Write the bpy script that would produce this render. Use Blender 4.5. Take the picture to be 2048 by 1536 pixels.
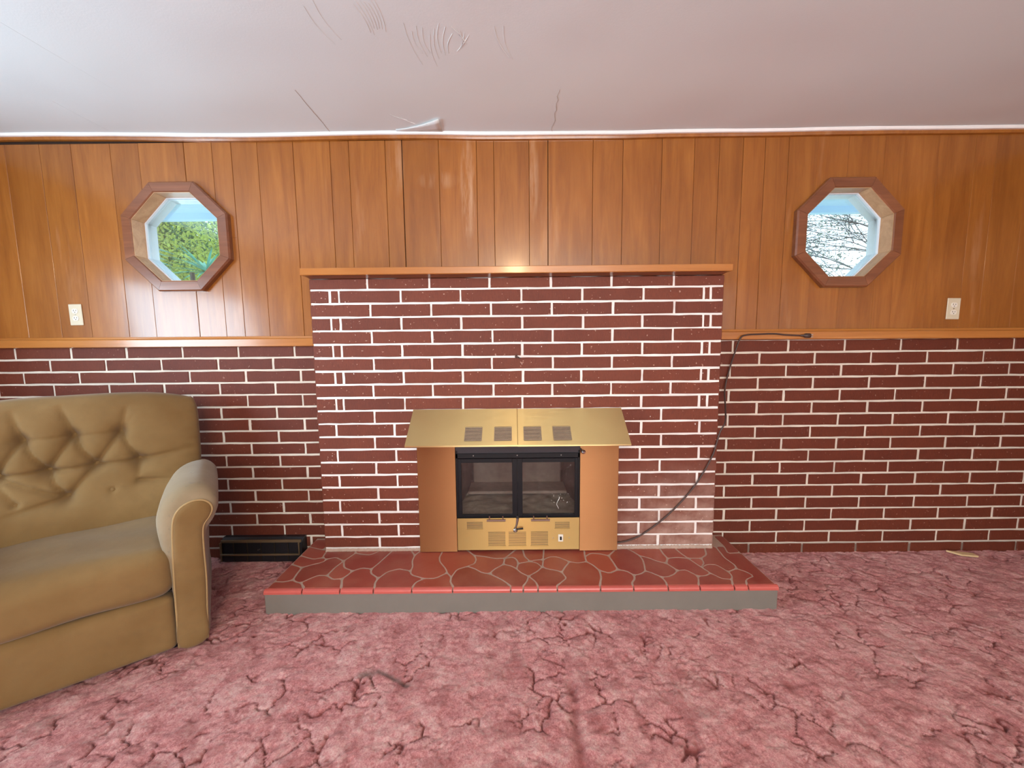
import bpy, math, random
import numpy as np
from mathutils import Vector, Matrix
random.seed(7)
scene = bpy.context.scene
COL = scene.collection
for o in list(bpy.data.objects): bpy.data.objects.remove(o, do_unlink=True)

# ------------------------------------------------------------------ camera
F_PX, PITCH, ROLL, YAW, CAM_H = 775.0, 0.1004, 0.0102, -0.0021, 1.1972
cd = bpy.data.cameras.new('camera'); cam = bpy.data.objects.new('camera', cd); COL.objects.link(cam)
cd.sensor_fit = 'HORIZONTAL'; cd.sensor_width = 36.0; cd.lens = F_PX/2048*36.0; cd.clip_start = 0.02
_f = Vector((0, math.cos(PITCH), -math.sin(PITCH))); _r = Vector((1, 0, 0)); _u = Vector((0, math.sin(PITCH), math.cos(PITCH)))
_r2 = _r*math.cos(ROLL) - _u*math.sin(ROLL)
_u2 = _r*math.sin(ROLL) + _u*math.cos(ROLL)
M = Matrix((_r2, _u2, -_f)).transposed()
M = Matrix.Rotation(-YAW, 3, 'Z') @ M
cam.matrix_world = Matrix.Translation((0, 0, CAM_H)) @ M.to_4x4()
scene.camera = cam

# ------------------------------------------------------------------ sky, lights, exposure
W = bpy.data.worlds.new('sky'); scene.world = W; W.use_nodes = True
bg = W.node_tree.nodes['Background']; bg.inputs[0].default_value = (0.72, 0.87, 1.0, 1); bg.inputs[1].default_value = 3.6
scene.view_settings.view_transform = 'Standard'; scene.view_settings.look = 'None'
scene.view_settings.gamma = 1.0; scene.view_settings.use_curve_mapping = False
scene.view_settings.exposure = 0.0

def area(name, loc, rot, sx, sy, power, col):
    l = bpy.data.lights.new(name, 'AREA'); l.shape = 'RECTANGLE'; l.size = sx; l.size_y = sy
    l.energy = power; l.color = col
    o = bpy.data.objects.new(name, l); COL.objects.link(o); o.location = loc; o.rotation_euler = rot
    return o
# daylight through the wide window and the patio door in the wall behind the camera, and the window in the left wall
area('daylight_back_window', (0.35, -2.93, 1.32), (math.radians(102), 0, 0), 2.7, 1.7, 128, (1.0, 0.96, 0.91))
area('daylight_left_window', (-2.96, 0.5, 1.30), (0, math.radians(-99), 0), 0.84, 1.4, 62, (0.66, 0.85, 1.0))
area('daylight_right_window', (2.93, -1.4, 1.45), (0, math.radians(90), 0), 1.0, 1.1, 7, (0.9, 0.93, 1.0))

# ------------------------------------------------------------------ mesh helpers
def mesh(name, V, Fc, mat=None, smooth=False, uvs=None):
    me = bpy.data.meshes.new(name); me.from_pydata([tuple(v) for v in V], [], Fc)
    if mat: me.materials.append(mat)
    if smooth: me.shade_smooth()
    me.update(); return me
def link(name, me, parent=None, loc=None, rotz=None):
    o = bpy.data.objects.new(name, me); COL.objects.link(o)
    if parent is not None: o.parent = parent
    if loc is not None: o.location = loc
    if rotz is not None: o.rotation_euler = (0, 0, rotz)
    return o
def empty(name, loc=(0, 0, 0), rotz=0):
    o = bpy.data.objects.new(name, None); COL.objects.link(o); o.location = loc; o.rotation_euler = (0, 0, rotz)
    o.empty_display_size = 0.05; return o
def tag(o, label=None, cat=None, group=None, kind=None):
    if label: o['label'] = label
    if cat: o['category'] = cat
    if group: o['group'] = group
    if kind: o['kind'] = kind
    return o
class MB:
    def __init__(s): s.V = []; s.F = []
    def add(s, V, Fc):
        b = len(s.V); s.V += [tuple(v) for v in V]; s.F += [tuple(i+b for i in f) for f in Fc]; return s
    def box(s, x0, x1, y0, y1, z0, z1, M=None):
        V = [(x0,y0,z0),(x1,y0,z0),(x1,y1,z0),(x0,y1,z0),(x0,y0,z1),(x1,y0,z1),(x1,y1,z1),(x0,y1,z1)]
        if M is not None: V = [M @ Vector(v) for v in V]
        return s.add(V, [(0,3,2,1),(4,5,6,7),(0,1,5,4),(1,2,6,5),(2,3,7,6),(3,0,4,7)])
    def bbox(s, x0, x1, y0, y1, z0, z1, b=0.003, M=None):
        # chamfered box
        P = []
        def ring(z, ins):
            return [(x0+ins+ (b-ins), y0+ins, z),(x1-b, y0+ins, z),(x1-ins, y0+b, z),(x1-ins, y1-b, z),(x1-b, y1-ins, z),(x0+b, y1-ins, z),(x0+ins, y1-b, z),(x0+ins, y0+b, z)]
        rings = [ring(z0, b*0.999), ring(z0+b, 0), ring(z1-b, 0), ring(z1, b*0.999)]
        V = [v for r in rings for v in r]
        if M is not None: V = [M @ Vector(v) for v in V]
        Fc = [tuple(reversed(range(8))), tuple(range(24, 32))]
        for k in range(3):
            for i in range(8):
                j = (i+1) % 8; Fc.append((k*8+i, k*8+j, (k+1)*8+j, (k+1)*8+i))
        return s.add(V, Fc)
    def tube(s, pts, r, n=8, caps=True):
        pts = [Vector(p) for p in pts]; rs = r if isinstance(r, (list, tuple)) else [r]*len(pts)
        up = None; V = []; Fc = []
        for i, p in enumerate(pts):
            t = (pts[min(i+1, len(pts)-1)]-pts[max(i-1, 0)]).normalized()
            if up is None:
                up = t.orthogonal().normalized()
            up = (up - t*up.dot(t)).normalized(); w = t.cross(up)
            for k in range(n):
                a = 2*math.pi*k/n; V.append(p+(up*math.cos(a)+w*math.sin(a))*rs[i])
        for i in range(len(pts)-1):
            for k in range(n):
                j = (k+1) % n; Fc.append((i*n+k, i*n+j, (i+1)*n+j, (i+1)*n+k))
        if caps: Fc += [tuple(reversed(range(n))), tuple(range((len(pts)-1)*n, len(pts)*n))]
        return s.add(V, Fc)
    def lathe(s, prof, M=None, n=20):
        # prof: (radius, height) along local z
        V = []; Fc = []
        for r, h in prof:
            for k in range(n):
                a = 2*math.pi*k/n; V.append(Vector((r*math.cos(a), r*math.sin(a), h)))
        for i in range(len(prof)-1):
            for k in range(n):
                j = (k+1) % n; Fc.append((i*n+k, i*n+j, (i+1)*n+j, (i+1)*n+k))
        Fc += [tuple(reversed(range(n))), tuple(range((len(prof)-1)*n, len(prof)*n))]
        if M is not None: V = [M @ v for v in V]
        return s.add(V, Fc)
    def extrude(s, poly, vec, M=None):
        n = len(poly); V = [Vector(p) for p in poly] + [Vector(p)+Vector(vec) for p in poly]
        if M is not None: V = [M @ v for v in V]
        Fc = [tuple(range(n)), tuple(reversed(range(n, 2*n)))] + [(i, n+i, n+(i+1) % n, (i+1) % n) for i in range(n)]
        return s.add(V, Fc)
    def build(s, name, mat, parent=None, smooth=False, fix=True):
        me = mesh(name, s.V, s.F, mat, smooth)
        if fix:
            import bmesh
            bm = bmesh.new(); bm.from_mesh(me); bmesh.ops.recalc_face_normals(bm, faces=bm.faces); bm.to_mesh(me); bm.free()
            if smooth: me.shade_smooth()
        return link(name, me, parent)
def facing(d):   # matrix whose local z points along d
    return Vector(d).to_track_quat('Z', 'Y').to_matrix().to_4x4()
def crom(P, n=6, closed=False):
    P = [Vector(p) for p in P]; out = []; N = len(P)
    rng = range(N) if closed else range(N-1)
    for i in rng:
        p0 = P[(i-1) % N] if closed or i > 0 else P[0]; p1 = P[i]; p2 = P[(i+1) % N]; p3 = P[(i+2) % N] if closed or i+2 < N else P[-1]
        for k in range(n):
            t = k/n
            out.append(0.5*((2*p1)+(-p0+p2)*t+(2*p0-5*p1+4*p2-p3)*t*t+(-p0+3*p1-3*p2+p3)*t**3))
    if not closed: out.append(P[-1])
    return out

# ------------------------------------------------------------------ materials
class NT:
    def __init__(s, name):
        s.m = bpy.data.materials.new(name); s.m.use_nodes = True; s.t = s.m.node_tree
        s.b = s.t.nodes['Principled BSDF']; s.out = s.t.nodes['Material Output']
    def n(s, typ, **kw):
        nd = s.t.nodes.new(typ)
        for k, v in kw.items(): setattr(nd, k, v)
        return nd
    def l(s, a, b): s.t.links.new(a, b)
    def val(s, sock, v):
        sock.default_value = v
    def coord(s, scale=(1, 1, 1), rand=True, kind='Object', rot=(0, 0, 0)):
        tc = s.n('ShaderNodeTexCoord'); mp = s.n('ShaderNodeMapping'); mp.inputs['Scale'].default_value = scale; mp.inputs['Rotation'].default_value = rot
        s.l(tc.outputs[kind], mp.inputs[0])
        if rand:
            oi = s.n('ShaderNodeObjectInfo'); mu = s.n('ShaderNodeMath', operation='MULTIPLY'); mu.inputs[1].default_value = 37.0
            s.l(oi.outputs['Random'], mu.inputs[0]); cb = s.n('ShaderNodeCombineXYZ')
            for i in range(3): s.l(mu.outputs[0], cb.inputs[i])
            s.l(cb.outputs[0], mp.inputs['Location'])
        return mp.outputs[0]
    def noise(s, vec, scale=5, detail=4, rough=0.55, dist=0.0):
        nd = s.n('ShaderNodeTexNoise'); nd.inputs['Scale'].default_value = scale; nd.inputs['Detail'].default_value = detail
        nd.inputs['Roughness'].default_value = rough; nd.inputs['Distortion'].default_value = dist
        s.l(vec, nd.inputs['Vector']); return nd.outputs['Fac']
    def ramp(s, fac, stops):
        nd = s.n('ShaderNodeValToRGB'); e = nd.color_ramp.elements
        while len(e) < len(stops): e.new(0.5)
        for el, (p, c) in zip(e, stops): el.position = p; el.color = (*c, 1) if len(c) == 3 else c
        s.l(fac, nd.inputs[0]); return nd.outputs[0]
    def mix(s, fac, a, b, mode='MIX'):
        nd = s.n('ShaderNodeMix', data_type='RGBA', blend_type=mode)
        for sock, v in ((nd.inputs[0], fac), (nd.inputs[6], a), (nd.inputs[7], b)):
            if isinstance(v, (int, float)): sock.default_value = v
            elif isinstance(v, tuple): sock.default_value = (*v, 1)
            else: s.l(v, sock)
        return nd.outputs[2]
    def math(s, op, a, b=0.0, clamp=False):
        nd = s.n('ShaderNodeMath', operation=op, use_clamp=clamp)
        for sock, v in ((nd.inputs[0], a), (nd.inputs[1], b)):
            if isinstance(v, (int, float)): sock.default_value = v
            else: s.l(v, sock)
        return nd.outputs[0]
    def bump(s, h, strength=0.3, dist=0.002, prev=None):
        nd = s.n('ShaderNodeBump'); nd.inputs['Strength'].default_value = strength; nd.inputs['Distance'].default_value = dist
        s.l(h, nd.inputs['Height'])
        if prev is not None: s.l(prev, nd.inputs['Normal'])
        return nd.outputs[0]
    def setp(s, base=None, rough=None, metal=None, normal=None, **kw):
        for nm, v in (('Base Color', base), ('Roughness', rough), ('Metallic', metal), ('Normal', normal)):
            if v is None: continue
            if isinstance(v, tuple): s.b.inputs[nm].default_value = (*v, 1)
            elif isinstance(v, (int, float)): s.b.inputs[nm].default_value = v
            else: s.l(v, s.b.inputs[nm])
        for k, v in kw.items():
            s.b.inputs[k.replace('_', ' ')].default_value = v
        return s.m
def rnd(s):
    return s.n('ShaderNodeObjectInfo').outputs['Random']

def mat_brick(name, c0, c1, c2, fleck=0.0):
    s = NT(name); v = s.coord(); vs = s.coord(scale=(9, 9, 0.8))
    base = s.ramp(rnd(s), [(0.0, c0), (0.5, c1), (1.0, c2)])
    n1 = s.noise(v, 9, 4); n2 = s.noise(vs, 60, 3, 0.6); n3 = s.noise(v, 160, 2)
    col = s.mix(s.math('MULTIPLY', s.math('SUBTRACT', n1, 0.35, True), 0.55), base, tuple(min(1, x*1.5+0.004) for x in c2))
    col = s.mix(s.math('MULTIPLY', s.math('SUBTRACT', n2, 0.45, True), 1.6), col, tuple(x*0.45 for x in c0))
    sp = s.ramp(s.noise(v, 75, 1), [(0.72, (0, 0, 0)), (0.755, (1, 1, 1))])
    col = s.mix(s.math('MULTIPLY', sp, 0.5 if fleck else 0.22), col, (0.62, 0.42, 0.34))
    if fleck:   # chalky efflorescence low on the chimney
        gz = s.n('ShaderNodeNewGeometry'); sx = s.n('ShaderNodeSeparateXYZ'); s.l(gz.outputs['Position'], sx.inputs[0])
        m = s.math('MULTIPLY', s.math('MULTIPLY', s.math('SUBTRACT', 0.62, sx.outputs[2], True), 2.4, True), s.math('MULTIPLY', s.math('SUBTRACT', sx.outputs[0], 0.35, True), 2.2, True))
        m = s.math('MULTIPLY', m, s.ramp(s.noise(s.coord(rand=False, kind='Object'), 14, 5), [(0.3, (0.15, 0.15, 0.15)), (0.62, (1, 1, 1))]))
        col = s.mix(s.math('MULTIPLY', m, fleck), col, (0.50, 0.33, 0.27))
    nb = s.bump(n2, 0.5, 0.0018); nb = s.bump(n3, 0.35, 0.001, nb)
    return s.setp(col, 0.62, 0, nb, Specular_IOR_Level=0.35)
M_BRICK_C = mat_brick('brick_red_chimney', (0.122, 0.028, 0.015), (0.142, 0.032, 0.0155), (0.160, 0.037, 0.017), 0.65)
M_BRICK_W = mat_brick('brick_red_wall', (0.108, 0.021, 0.0095), (0.122, 0.024, 0.010), (0.134, 0.028, 0.0115))

def mat_mortar(name, c, dirty):
    s = NT(name); v = s.coord(rand=False)
    n1 = s.noise(v, 7, 4); n2 = s.noise(v, 120, 3)
    col = s.mix(s.ramp(n1, [(0.35, (0, 0, 0)), (0.75, (1, 1, 1))]), c, tuple(x*0.78 for x in c))
    gz = s.n('ShaderNodeNewGeometry'); sx = s.n('ShaderNodeSeparateXYZ'); s.l(gz.outputs['Position'], sx.inputs[0])
    low = s.math('MULTIPLY', s.math('SUBTRACT', dirty, sx.outputs[2], True), 45, True)
    col = s.mix(low, col, (0.20, 0.15, 0.12))
    return s.setp(col, 0.85, 0, s.bump(n2, 0.5, 0.0015))
M_MORTAR_C = mat_mortar('mortar_white_chimney', (0.86, 0.82, 0.79), 0.128)
M_MORTAR_W = mat_mortar('mortar_white_wall', (0.70, 0.63, 0.54), 0.062)

def mat_wood(name, dark, mid, light, rough=0.28, coat=0.55, axis='z', scuff=0.0, rand=True):
    s = NT(name); st = {'z': (1, 1, 0.09), 'x': (0.07, 1, 1)}[axis]
    v = s.coord(scale=st, rand=rand); v2 = s.coord(scale=tuple(0.5 if q < 0.5 else 1 for q in st), rand=rand)
    g1 = s.noise(v, 14, 5, 0.6, 1.2); g2 = s.noise(v, 110, 4, 0.65); g3 = s.noise(v2, 3.2, 3, 0.5, 0.8)
    t = s.math('ADD', s.math('MULTIPLY', g1, 0.75), s.math('MULTIPLY', g2, 0.25))
    col = s.ramp(t, [(0.32, dark), (0.52, mid), (0.70, light)])
    col = s.mix(s.ramp(g3, [(0.45, (0, 0, 0)), (0.75, (0.55, 0.55, 0.55))]), col, dark)
    tint = s.ramp(rnd(s), [(0, (0.93, 0.92, 0.92)), (1, (1.05, 1.04, 1.03))])
    col = s.mix(1.0, col, tint, 'MULTIPLY')
    if scuff:
        w = s.coord(scale=(1, 1, 0.13), rand=False)
        k = s.ramp(s.noise(w, 7, 5, 0.6), [(0.62, (0, 0, 0)), (0.78, (1, 1, 1))])
        col = s.mix(s.math('MULTIPLY', k, scuff), col, (0.66, 0.38, 0.22))
        gp = s.n('ShaderNodeNewGeometry'); sx = s.n('ShaderNodeSeparateXYZ'); s.l(gp.outputs['Position'], sx.inputs[0])
        for x0, w_, z0, h_, amt in ((-.225, .045, 2.00, .30, .75), (.115, .035, 2.08, .25, .45), (-.60, .05, 2.15, .18, .35), (-.38, .12, 2.06, .05, .3)):
            ex = s.math('DIVIDE', s.math('SUBTRACT', sx.outputs[0], x0), w_); ez = s.math('DIVIDE', s.math('SUBTRACT', sx.outputs[2], z0), h_)
            g = s.math('SUBTRACT', 1.0, s.math('ADD', s.math('MULTIPLY', ex, ex), s.math('MULTIPLY', ez, ez)), True)
            k2 = s.ramp(s.noise(s.coord(scale=(1, 1, 0.10), rand=False), 26, 4, 0.7), [(0.42, (0, 0, 0)), (0.66, (1, 1, 1))])
            col = s.mix(s.math('MULTIPLY', s.math('MULTIPLY', g, k2), amt), col, (0.62, 0.42, 0.27))
    nb = s.bump(g2, 0.12, 0.0012); nb = s.bump(s.noise(s.coord(rand=False), 2.2, 2), 0.25, 0.02, nb)
    return s.setp(col, rough, 0, nb, Coat_Weight=coat, Coat_Roughness=0.15, Specular_IOR_Level=0.4)
M_PANEL = mat_wood('panelling_varnished', (0.215, 0.068, 0.0095), (0.300, 0.106, 0.0165), (0.365, 0.140, 0.0255), 0.32, 0.6, 'z', 0.30)
M_RAIL = mat_wood('rail_pine', (0.36, 0.130, 0.026), (0.45, 0.175, 0.038), (0.53, 0.23, 0.060), 0.28, 0.6, 'x')
M_CASING = mat_wood('window_casing_wood', (0.14, 0.047, 0.020), (0.205, 0.075, 0.033), (0.27, 0.105, 0.048), 0.3, 0.6, 'x')
M_JAMB = mat_wood('window_jamb_wood', (0.40, 0.22, 0.10), (0.52, 0.31, 0.16), (0.62, 0.40, 0.22), 0.35, 0.3, 'x')

def simple(name, c, rough=0.5, metal=0.0, bump=0.0, scale=60, var=0.12, **kw):
    s = NT(name); v = s.coord(rand=False); n = s.noise(v, scale, 3)
    col = s.mix(n, tuple(x*(1-var) for x in c), tuple(min(1, x*(1+var)) for x in c))
    nb = s.bump(n, bump, 0.001) if bump else None
    return s.setp(col, rough, metal, nb, **kw)
M_DARK = simple('dark_gap', (0.03, 0.014, 0.008), 0.8)
M_BLACK = simple('black_enamel', (0.005, 0.005, 0.007), 0.45, 0.0, 0.1, Specular_IOR_Level=0.25)
M_STEEL = simple('dull_steel', (0.42, 0.40, 0.38), 0.35, 1.0)
M_PLASTIC = simple('ivory_plastic', (0.60, 0.54, 0.40), 0.4, var=0.04)
M_WHITEP = simple('white_plastic', (0.72, 0.69, 0.60), 0.4, var=0.04)
M_VINYL = simple('white_window_vinyl', (0.72, 0.80, 0.90), 0.4, var=0.04)
M_CORD = simple('brown_cord', (0.055, 0.030, 0.024), 0.5)
M_SOFFIT = simple('white_soffit_sky_tint', (0.52, 0.74, 0.90), 0.6, var=0.06, scale=6)  # white boards; the blue light of the sky is put into their colour
M_SOOT = simple('sooty_firebox', (0.15, 0.125, 0.115), 0.9, 0, 0.5, 25, 0.5)
M_ASH = simple('grey_ash', (0.44, 0.45, 0.39), 0.95, 0, 0.8, 40, 0.4)
M_WALL = simple('painted_wall', (0.72, 0.68, 0.62), 0.8, var=0.05)
M_RISER = simple('grey_painted_riser', (0.175, 0.158, 0.135), 0.62, 0, 0.25, 9, 0.10)
M_GROUT = simple('grey_grout', (0.40, 0.285, 0.225), 0.8, 0, 0.4, 50, 0.2)
M_REGISTER = simple('brown_register_metal', (0.15, 0.10, 0.055), 0.4, 0.3)
M_REGDARK = simple('register_shadow_black', (0.008, 0.008, 0.010), 0.4)
M_CAULK = simple('white_caulk', (0.90, 0.92, 0.92), 0.6, 0, 0.4, 30, 0.05)
M_CHIP = simple('pale_wood_chip', (0.62, 0.45, 0.24), 0.7)

def mat_brass(name, c, rough, horiz=True):
    s = NT(name); v = s.coord(scale=(0.6, 8, 40) if horiz else (40, 8, 0.6), rand=False)
    n = s.noise(v, 22, 3, 0.6); n0 = s.noise(s.coord(rand=False), 3, 3)
    col = s.mix(n0, tuple(x*0.9 for x in c), tuple(min(1, x*1.08) for x in c))
    r = s.math('ADD', s.math('MULTIPLY', n, 0.18), rough)
    tg = s.n('ShaderNodeCombineXYZ'); tg.inputs[2].default_value = 1.0
    s.l(tg.outputs[0], s.b.inputs['Tangent'])
    return s.setp(col, r, 1.0, s.bump(n, 0.18, 0.0004), Anisotropic=1.0)
M_BRASS = mat_brass('brushed_brass', (0.74, 0.60, 0.28), 0.24)
M_COPPER = mat_brass('brushed_copper_brass', (0.43, 0.20, 0.085), 0.36)

def mat_hearth():
    s = NT('red_painted_stone'); v = s.coord(rand=False)
    base = s.ramp(rnd(s), [(0, (0.225, 0.036, 0.024)), (0.5, (0.285, 0.050, 0.033)), (1, (0.34, 0.070, 0.042))])
    n = s.noise(v, 6, 5, 0.6); n2 = s.noise(v, 90, 3)
    col = s.mix(s.ramp(n, [(0.4, (0, 0, 0)), (0.8, (0.5, 0.5, 0.5))]), base, (0.40, 0.17, 0.11))
    w = s.ramp(s.noise(s.coord(rand=False, scale=(1, 3, 1)), 38, 2), [(0.74, (0, 0, 0)), (0.78, (1, 1, 1))])
    col = s.mix(s.math('MULTIPLY', w, 0.35), col, (0.6, 0.42, 0.36))
    return s.setp(col, s.math('ADD', 0.3, s.math('MULTIPLY', n, 0.25)), 0, s.bump(n2, 0.15, 0.001), Coat_Weight=0.15, Coat_Roughness=0.3)
M_STONE = mat_hearth()
M_NOSING = simple('glossy_red_nosing', (0.50, 0.105, 0.085), 0.35, 0, 0.2, 30, 0.12)

def mat_fabric():
    s = NT('tan_velour'); v = s.coord(rand=False)
    n1 = s.noise(v, 3.0, 4, 0.6); n2 = s.noise(v, 420, 2); n3 = s.noise(v, 26, 4, 0.6)
    col = s.ramp(n1, [(0.3, (0.165, 0.095, 0.033)), (0.7, (0.232, 0.147, 0.060))])
    col = s.mix(s.ramp(n3, [(0.5, (0, 0, 0)), (0.85, (0.35, 0.35, 0.35))]), col, (0.15, 0.10, 0.046))
    nb = s.bump(n2, 0.35, 0.0008); nb = s.bump(n3, 0.15, 0.004, nb)
    return s.setp(col, 0.85, 0, nb, Sheen_Weight=0.18, Sheen_Roughness=0.45, Specular_IOR_Level=0.15)
M_FABRIC = mat_fabric()
def mat_fabric_worn():
    s = NT('tan_velour_worn'); v = s.coord(rand=False)
    n1 = s.noise(v, 5.0, 4, 0.6); n2 = s.noise(v, 420, 2)
    col = s.ramp(n1, [(0.3, (0.225, 0.168, 0.098)), (0.7, (0.29, 0.228, 0.145))])
    k = s.ramp(s.noise(v, 24, 4, 0.7, 0.8), [(0.60, (0, 0, 0)), (0.70, (1, 1, 1))])
    col = s.mix(s.math('MULTIPLY', k, 0.5), col, (0.13, 0.12, 0.10))
    return s.setp(col, 0.85, 0, s.bump(n2, 0.35, 0.0008), Sheen_Weight=0.2, Sheen_Roughness=0.45, Specular_IOR_Level=0.15)
M_WORN = mat_fabric_worn()
M_PIPING = simple('piping_gold', (0.34, 0.23, 0.10), 0.8, 0, 0.3, 300)

def mat_carpet():
    s = NT('pink_saxony_carpet'); v = s.coord(rand=False)
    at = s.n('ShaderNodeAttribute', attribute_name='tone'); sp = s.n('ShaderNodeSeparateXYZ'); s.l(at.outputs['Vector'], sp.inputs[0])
    n1 = s.math('ADD', s.math('MULTIPLY', s.math('SUBTRACT', s.noise(v, 150, 5, 0.9), 0.5), 3.0), 0.5); n2 = s.noise(v, 60, 4, 0.75)
    t = s.math('ADD', s.math('MULTIPLY', sp.outputs[0], 0.36), s.math('ADD', s.math('MULTIPLY', n1, 0.55), s.math('MULTIPLY', n2, 0.65)))
    t = s.math('SUBTRACT', t, 0.23)
    col = s.ramp(t, [(0.20, (0.47, 0.115, 0.115)), (0.42, (0.69, 0.245, 0.245)), (0.60, (0.83, 0.375, 0.365)), (0.84, (0.93, 0.60, 0.55))])
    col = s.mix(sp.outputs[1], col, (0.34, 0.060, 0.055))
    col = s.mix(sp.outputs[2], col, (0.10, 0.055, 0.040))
    nb = s.bump(n2, 0.8, 0.008); nb = s.bump(n1, 0.9, 0.003, nb)
    return s.setp(col, 0.95, 0, nb, Sheen_Weight=0.25, Sheen_Roughness=0.5, Specular_IOR_Level=0.1)
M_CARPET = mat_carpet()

def mat_ceiling():
    s = NT('white_ceiling_paint'); v = s.coord(rand=False)
    n1 = s.noise(v, 1.3, 3); n2 = s.noise(v, 160, 3)
    col = s.mix(n1, (0.705, 0.79, 0.81), (0.76, 0.83, 0.85))
    return s.setp(col, 0.62, 0, s.bump(n2, 0.25, 0.001), Specular_IOR_Level=0.3)
M_CEIL = mat_ceiling()
M_CRACK = simple('ceiling_crack_grey', (0.45, 0.43, 0.40), 0.9)

def mat_glass(name, tint, refl=0.08, dirt=0.0, dcol=(0.6, 0.6, 0.58)):
    s = NT(name); tr = s.n('ShaderNodeBsdfTransparent'); tr.inputs[0].default_value = (*tint, 1)
    gl = s.n('ShaderNodeBsdfGlossy'); gl.inputs['Roughness'].default_value = 0.03
    fr = s.n('ShaderNodeFresnel'); fr.inputs[0].default_value = 1.45
    mx = s.n('ShaderNodeMixShader'); s.l(s.math('ADD', fr.outputs[0], refl*0.5), mx.inputs[0]); s.l(tr.outputs[0], mx.inputs[1]); s.l(gl.outputs[0], mx.inputs[2])
    o = mx.outputs[0]
    if dirt:
        df = s.n('ShaderNodeBsdfDiffuse'); df.inputs[0].default_value = (*dcol, 1)
        v = s.coord(rand=False)
        k1 = s.ramp(s.noise(v, 60, 2), [(0.66, (0, 0, 0)), (0.72, (1, 1, 1))]); k2 = s.ramp(s.noise(v, 5, 4), [(0.3, (0.15, 0.15, 0.15)), (0.8, (0.5, 0.5, 0.5))])
        f = s.math('ADD', s.math('MULTIPLY', k1, dirt), s.math('MULTIPLY', k2, dirt*0.6), True)
        m2 = s.n('ShaderNodeMixShader'); s.l(f, m2.inputs[0]); s.l(o, m2.inputs[1]); s.l(df.outputs[0], m2.inputs[2]); o = m2.outputs[0]
    s.l(o, s.out.inputs[0]); return s.m
M_GLASS = mat_glass('window_glass', (0.93, 0.98, 0.98), 0.0)
M_FIREGLASS = mat_glass('sooty_fire_glass', (0.85, 0.82, 0.80), 0.0, 0.06)

# ================================================================== STRUCTURE
XL_W, XR_W, YB_W, YP, BW, CH, H = -3.0, 3.0, -3.0, 2.130, 2.117, 1.972, 2.290   # walls, panel plane, brick plane, chimney plane, height
RNG = np.random.RandomState(3)
def vnoise(x, y, s, seed):
    r = np.random.RandomState(seed); T = r.rand(256, 256); x = x/s+1000; y = y/s+1000
    xi = np.floor(x).astype(int); yi = np.floor(y).astype(int); fx = x-xi; fy = y-yi; fx = fx*fx*(3-2*fx); fy = fy*fy*(3-2*fy)
    g = lambda i, j: T[i % 256, j % 256]
    return (g(xi, yi)*(1-fx)+g(xi+1, yi)*fx)*(1-fy)+(g(xi, yi+1)*(1-fx)+g(xi+1, yi+1)*fx)*fy
def worley(x, y, s, seed):
    r = np.random.RandomState(seed); TX = r.rand(256, 256); TY = r.rand(256, 256); x = x/s+1000; y = y/s+1000
    xi = np.floor(x).astype(int); yi = np.floor(y).astype(int); f1 = np.full(x.shape, 9.0); f2 = np.full(x.shape, 9.0)
    for i in (-1, 0, 1):
        for j in (-1, 0, 1):
            a = (xi+i) % 256; b = (yi+j) % 256
            d = np.hypot(xi+i+TX[a, b]-x, yi+j+TY[a, b]-y)
            f2 = np.where(d < f1, f1, np.minimum(f2, d)); f1 = np.minimum(f1, d)
    return f1, f2
def sstep(a, b, t):
    t = np.clip((t-a)/(b-a), 0, 1); return t*t*(3-2*t)
def grid_mesh(name, X, Y, Z, mat):
    ny, nx = X.shape; V = np.stack([X, Y, Z], -1).reshape(-1, 3).astype(np.float32)
    idx = np.arange(nx*ny).reshape(ny, nx)
    Q = np.stack([idx[:-1, :-1], idx[:-1, 1:], idx[1:, 1:], idx[1:, :-1]], -1).reshape(-1).astype(np.int32)
    me = bpy.data.meshes.new(name); n = len(Q)//4
    me.vertices.add(len(V)); me.vertices.foreach_set('co', V.ravel())
    me.loops.add(len(Q)); me.loops.foreach_set('vertex_index', Q)
    me.polygons.add(n); me.polygons.foreach_set('loop_start', np.arange(0, 4*n, 4, dtype=np.int32)); me.polygons.foreach_set('loop_total', np.full(n, 4, dtype=np.int32))
    me.materials.append(mat); me.update(calc_edges=True); me.shade_smooth(); return me

# ---- carpeted floor: sculpted pile with parted seams between the clumps
ys = np.concatenate([np.linspace(YB_W, 0.7, 90)[:-1], np.linspace(0.7, 2.14, 320)])
xs = np.concatenate([np.linspace(XL_W, -2.85, 6)[:-1], np.linspace(-2.85, 2.85, 1080), np.linspace(2.85, XR_W, 6)[1:]])
X, Y = np.meshgrid(xs, ys)
wx = X+0.055*(vnoise(X, Y, 0.06, 1)-0.5)+0.02*(vnoise(X, Y, 0.018, 2)-0.5); wy = Y+0.055*(vnoise(X, Y, 0.06, 3)-0.5)+0.02*(vnoise(X, Y, 0.018, 4)-0.5)
f1, f2 = worley(wx, wy, 0.10, 5); edge = (f2-f1)
keep = sstep(0.50, 0.66, vnoise(X, Y, 0.075, 6)*0.6+vnoise(X, Y, 0.17, 7)*0.4)
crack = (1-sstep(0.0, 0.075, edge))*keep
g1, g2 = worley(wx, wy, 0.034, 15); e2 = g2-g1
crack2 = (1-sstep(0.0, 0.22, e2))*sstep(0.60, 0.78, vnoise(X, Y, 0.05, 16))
dome = sstep(0, 0.8, edge)
fine = vnoise(X, Y, 0.011, 8); mid = vnoise(X, Y, 0.03, 9); big = vnoise(X, Y, 0.25, 10)
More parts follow.
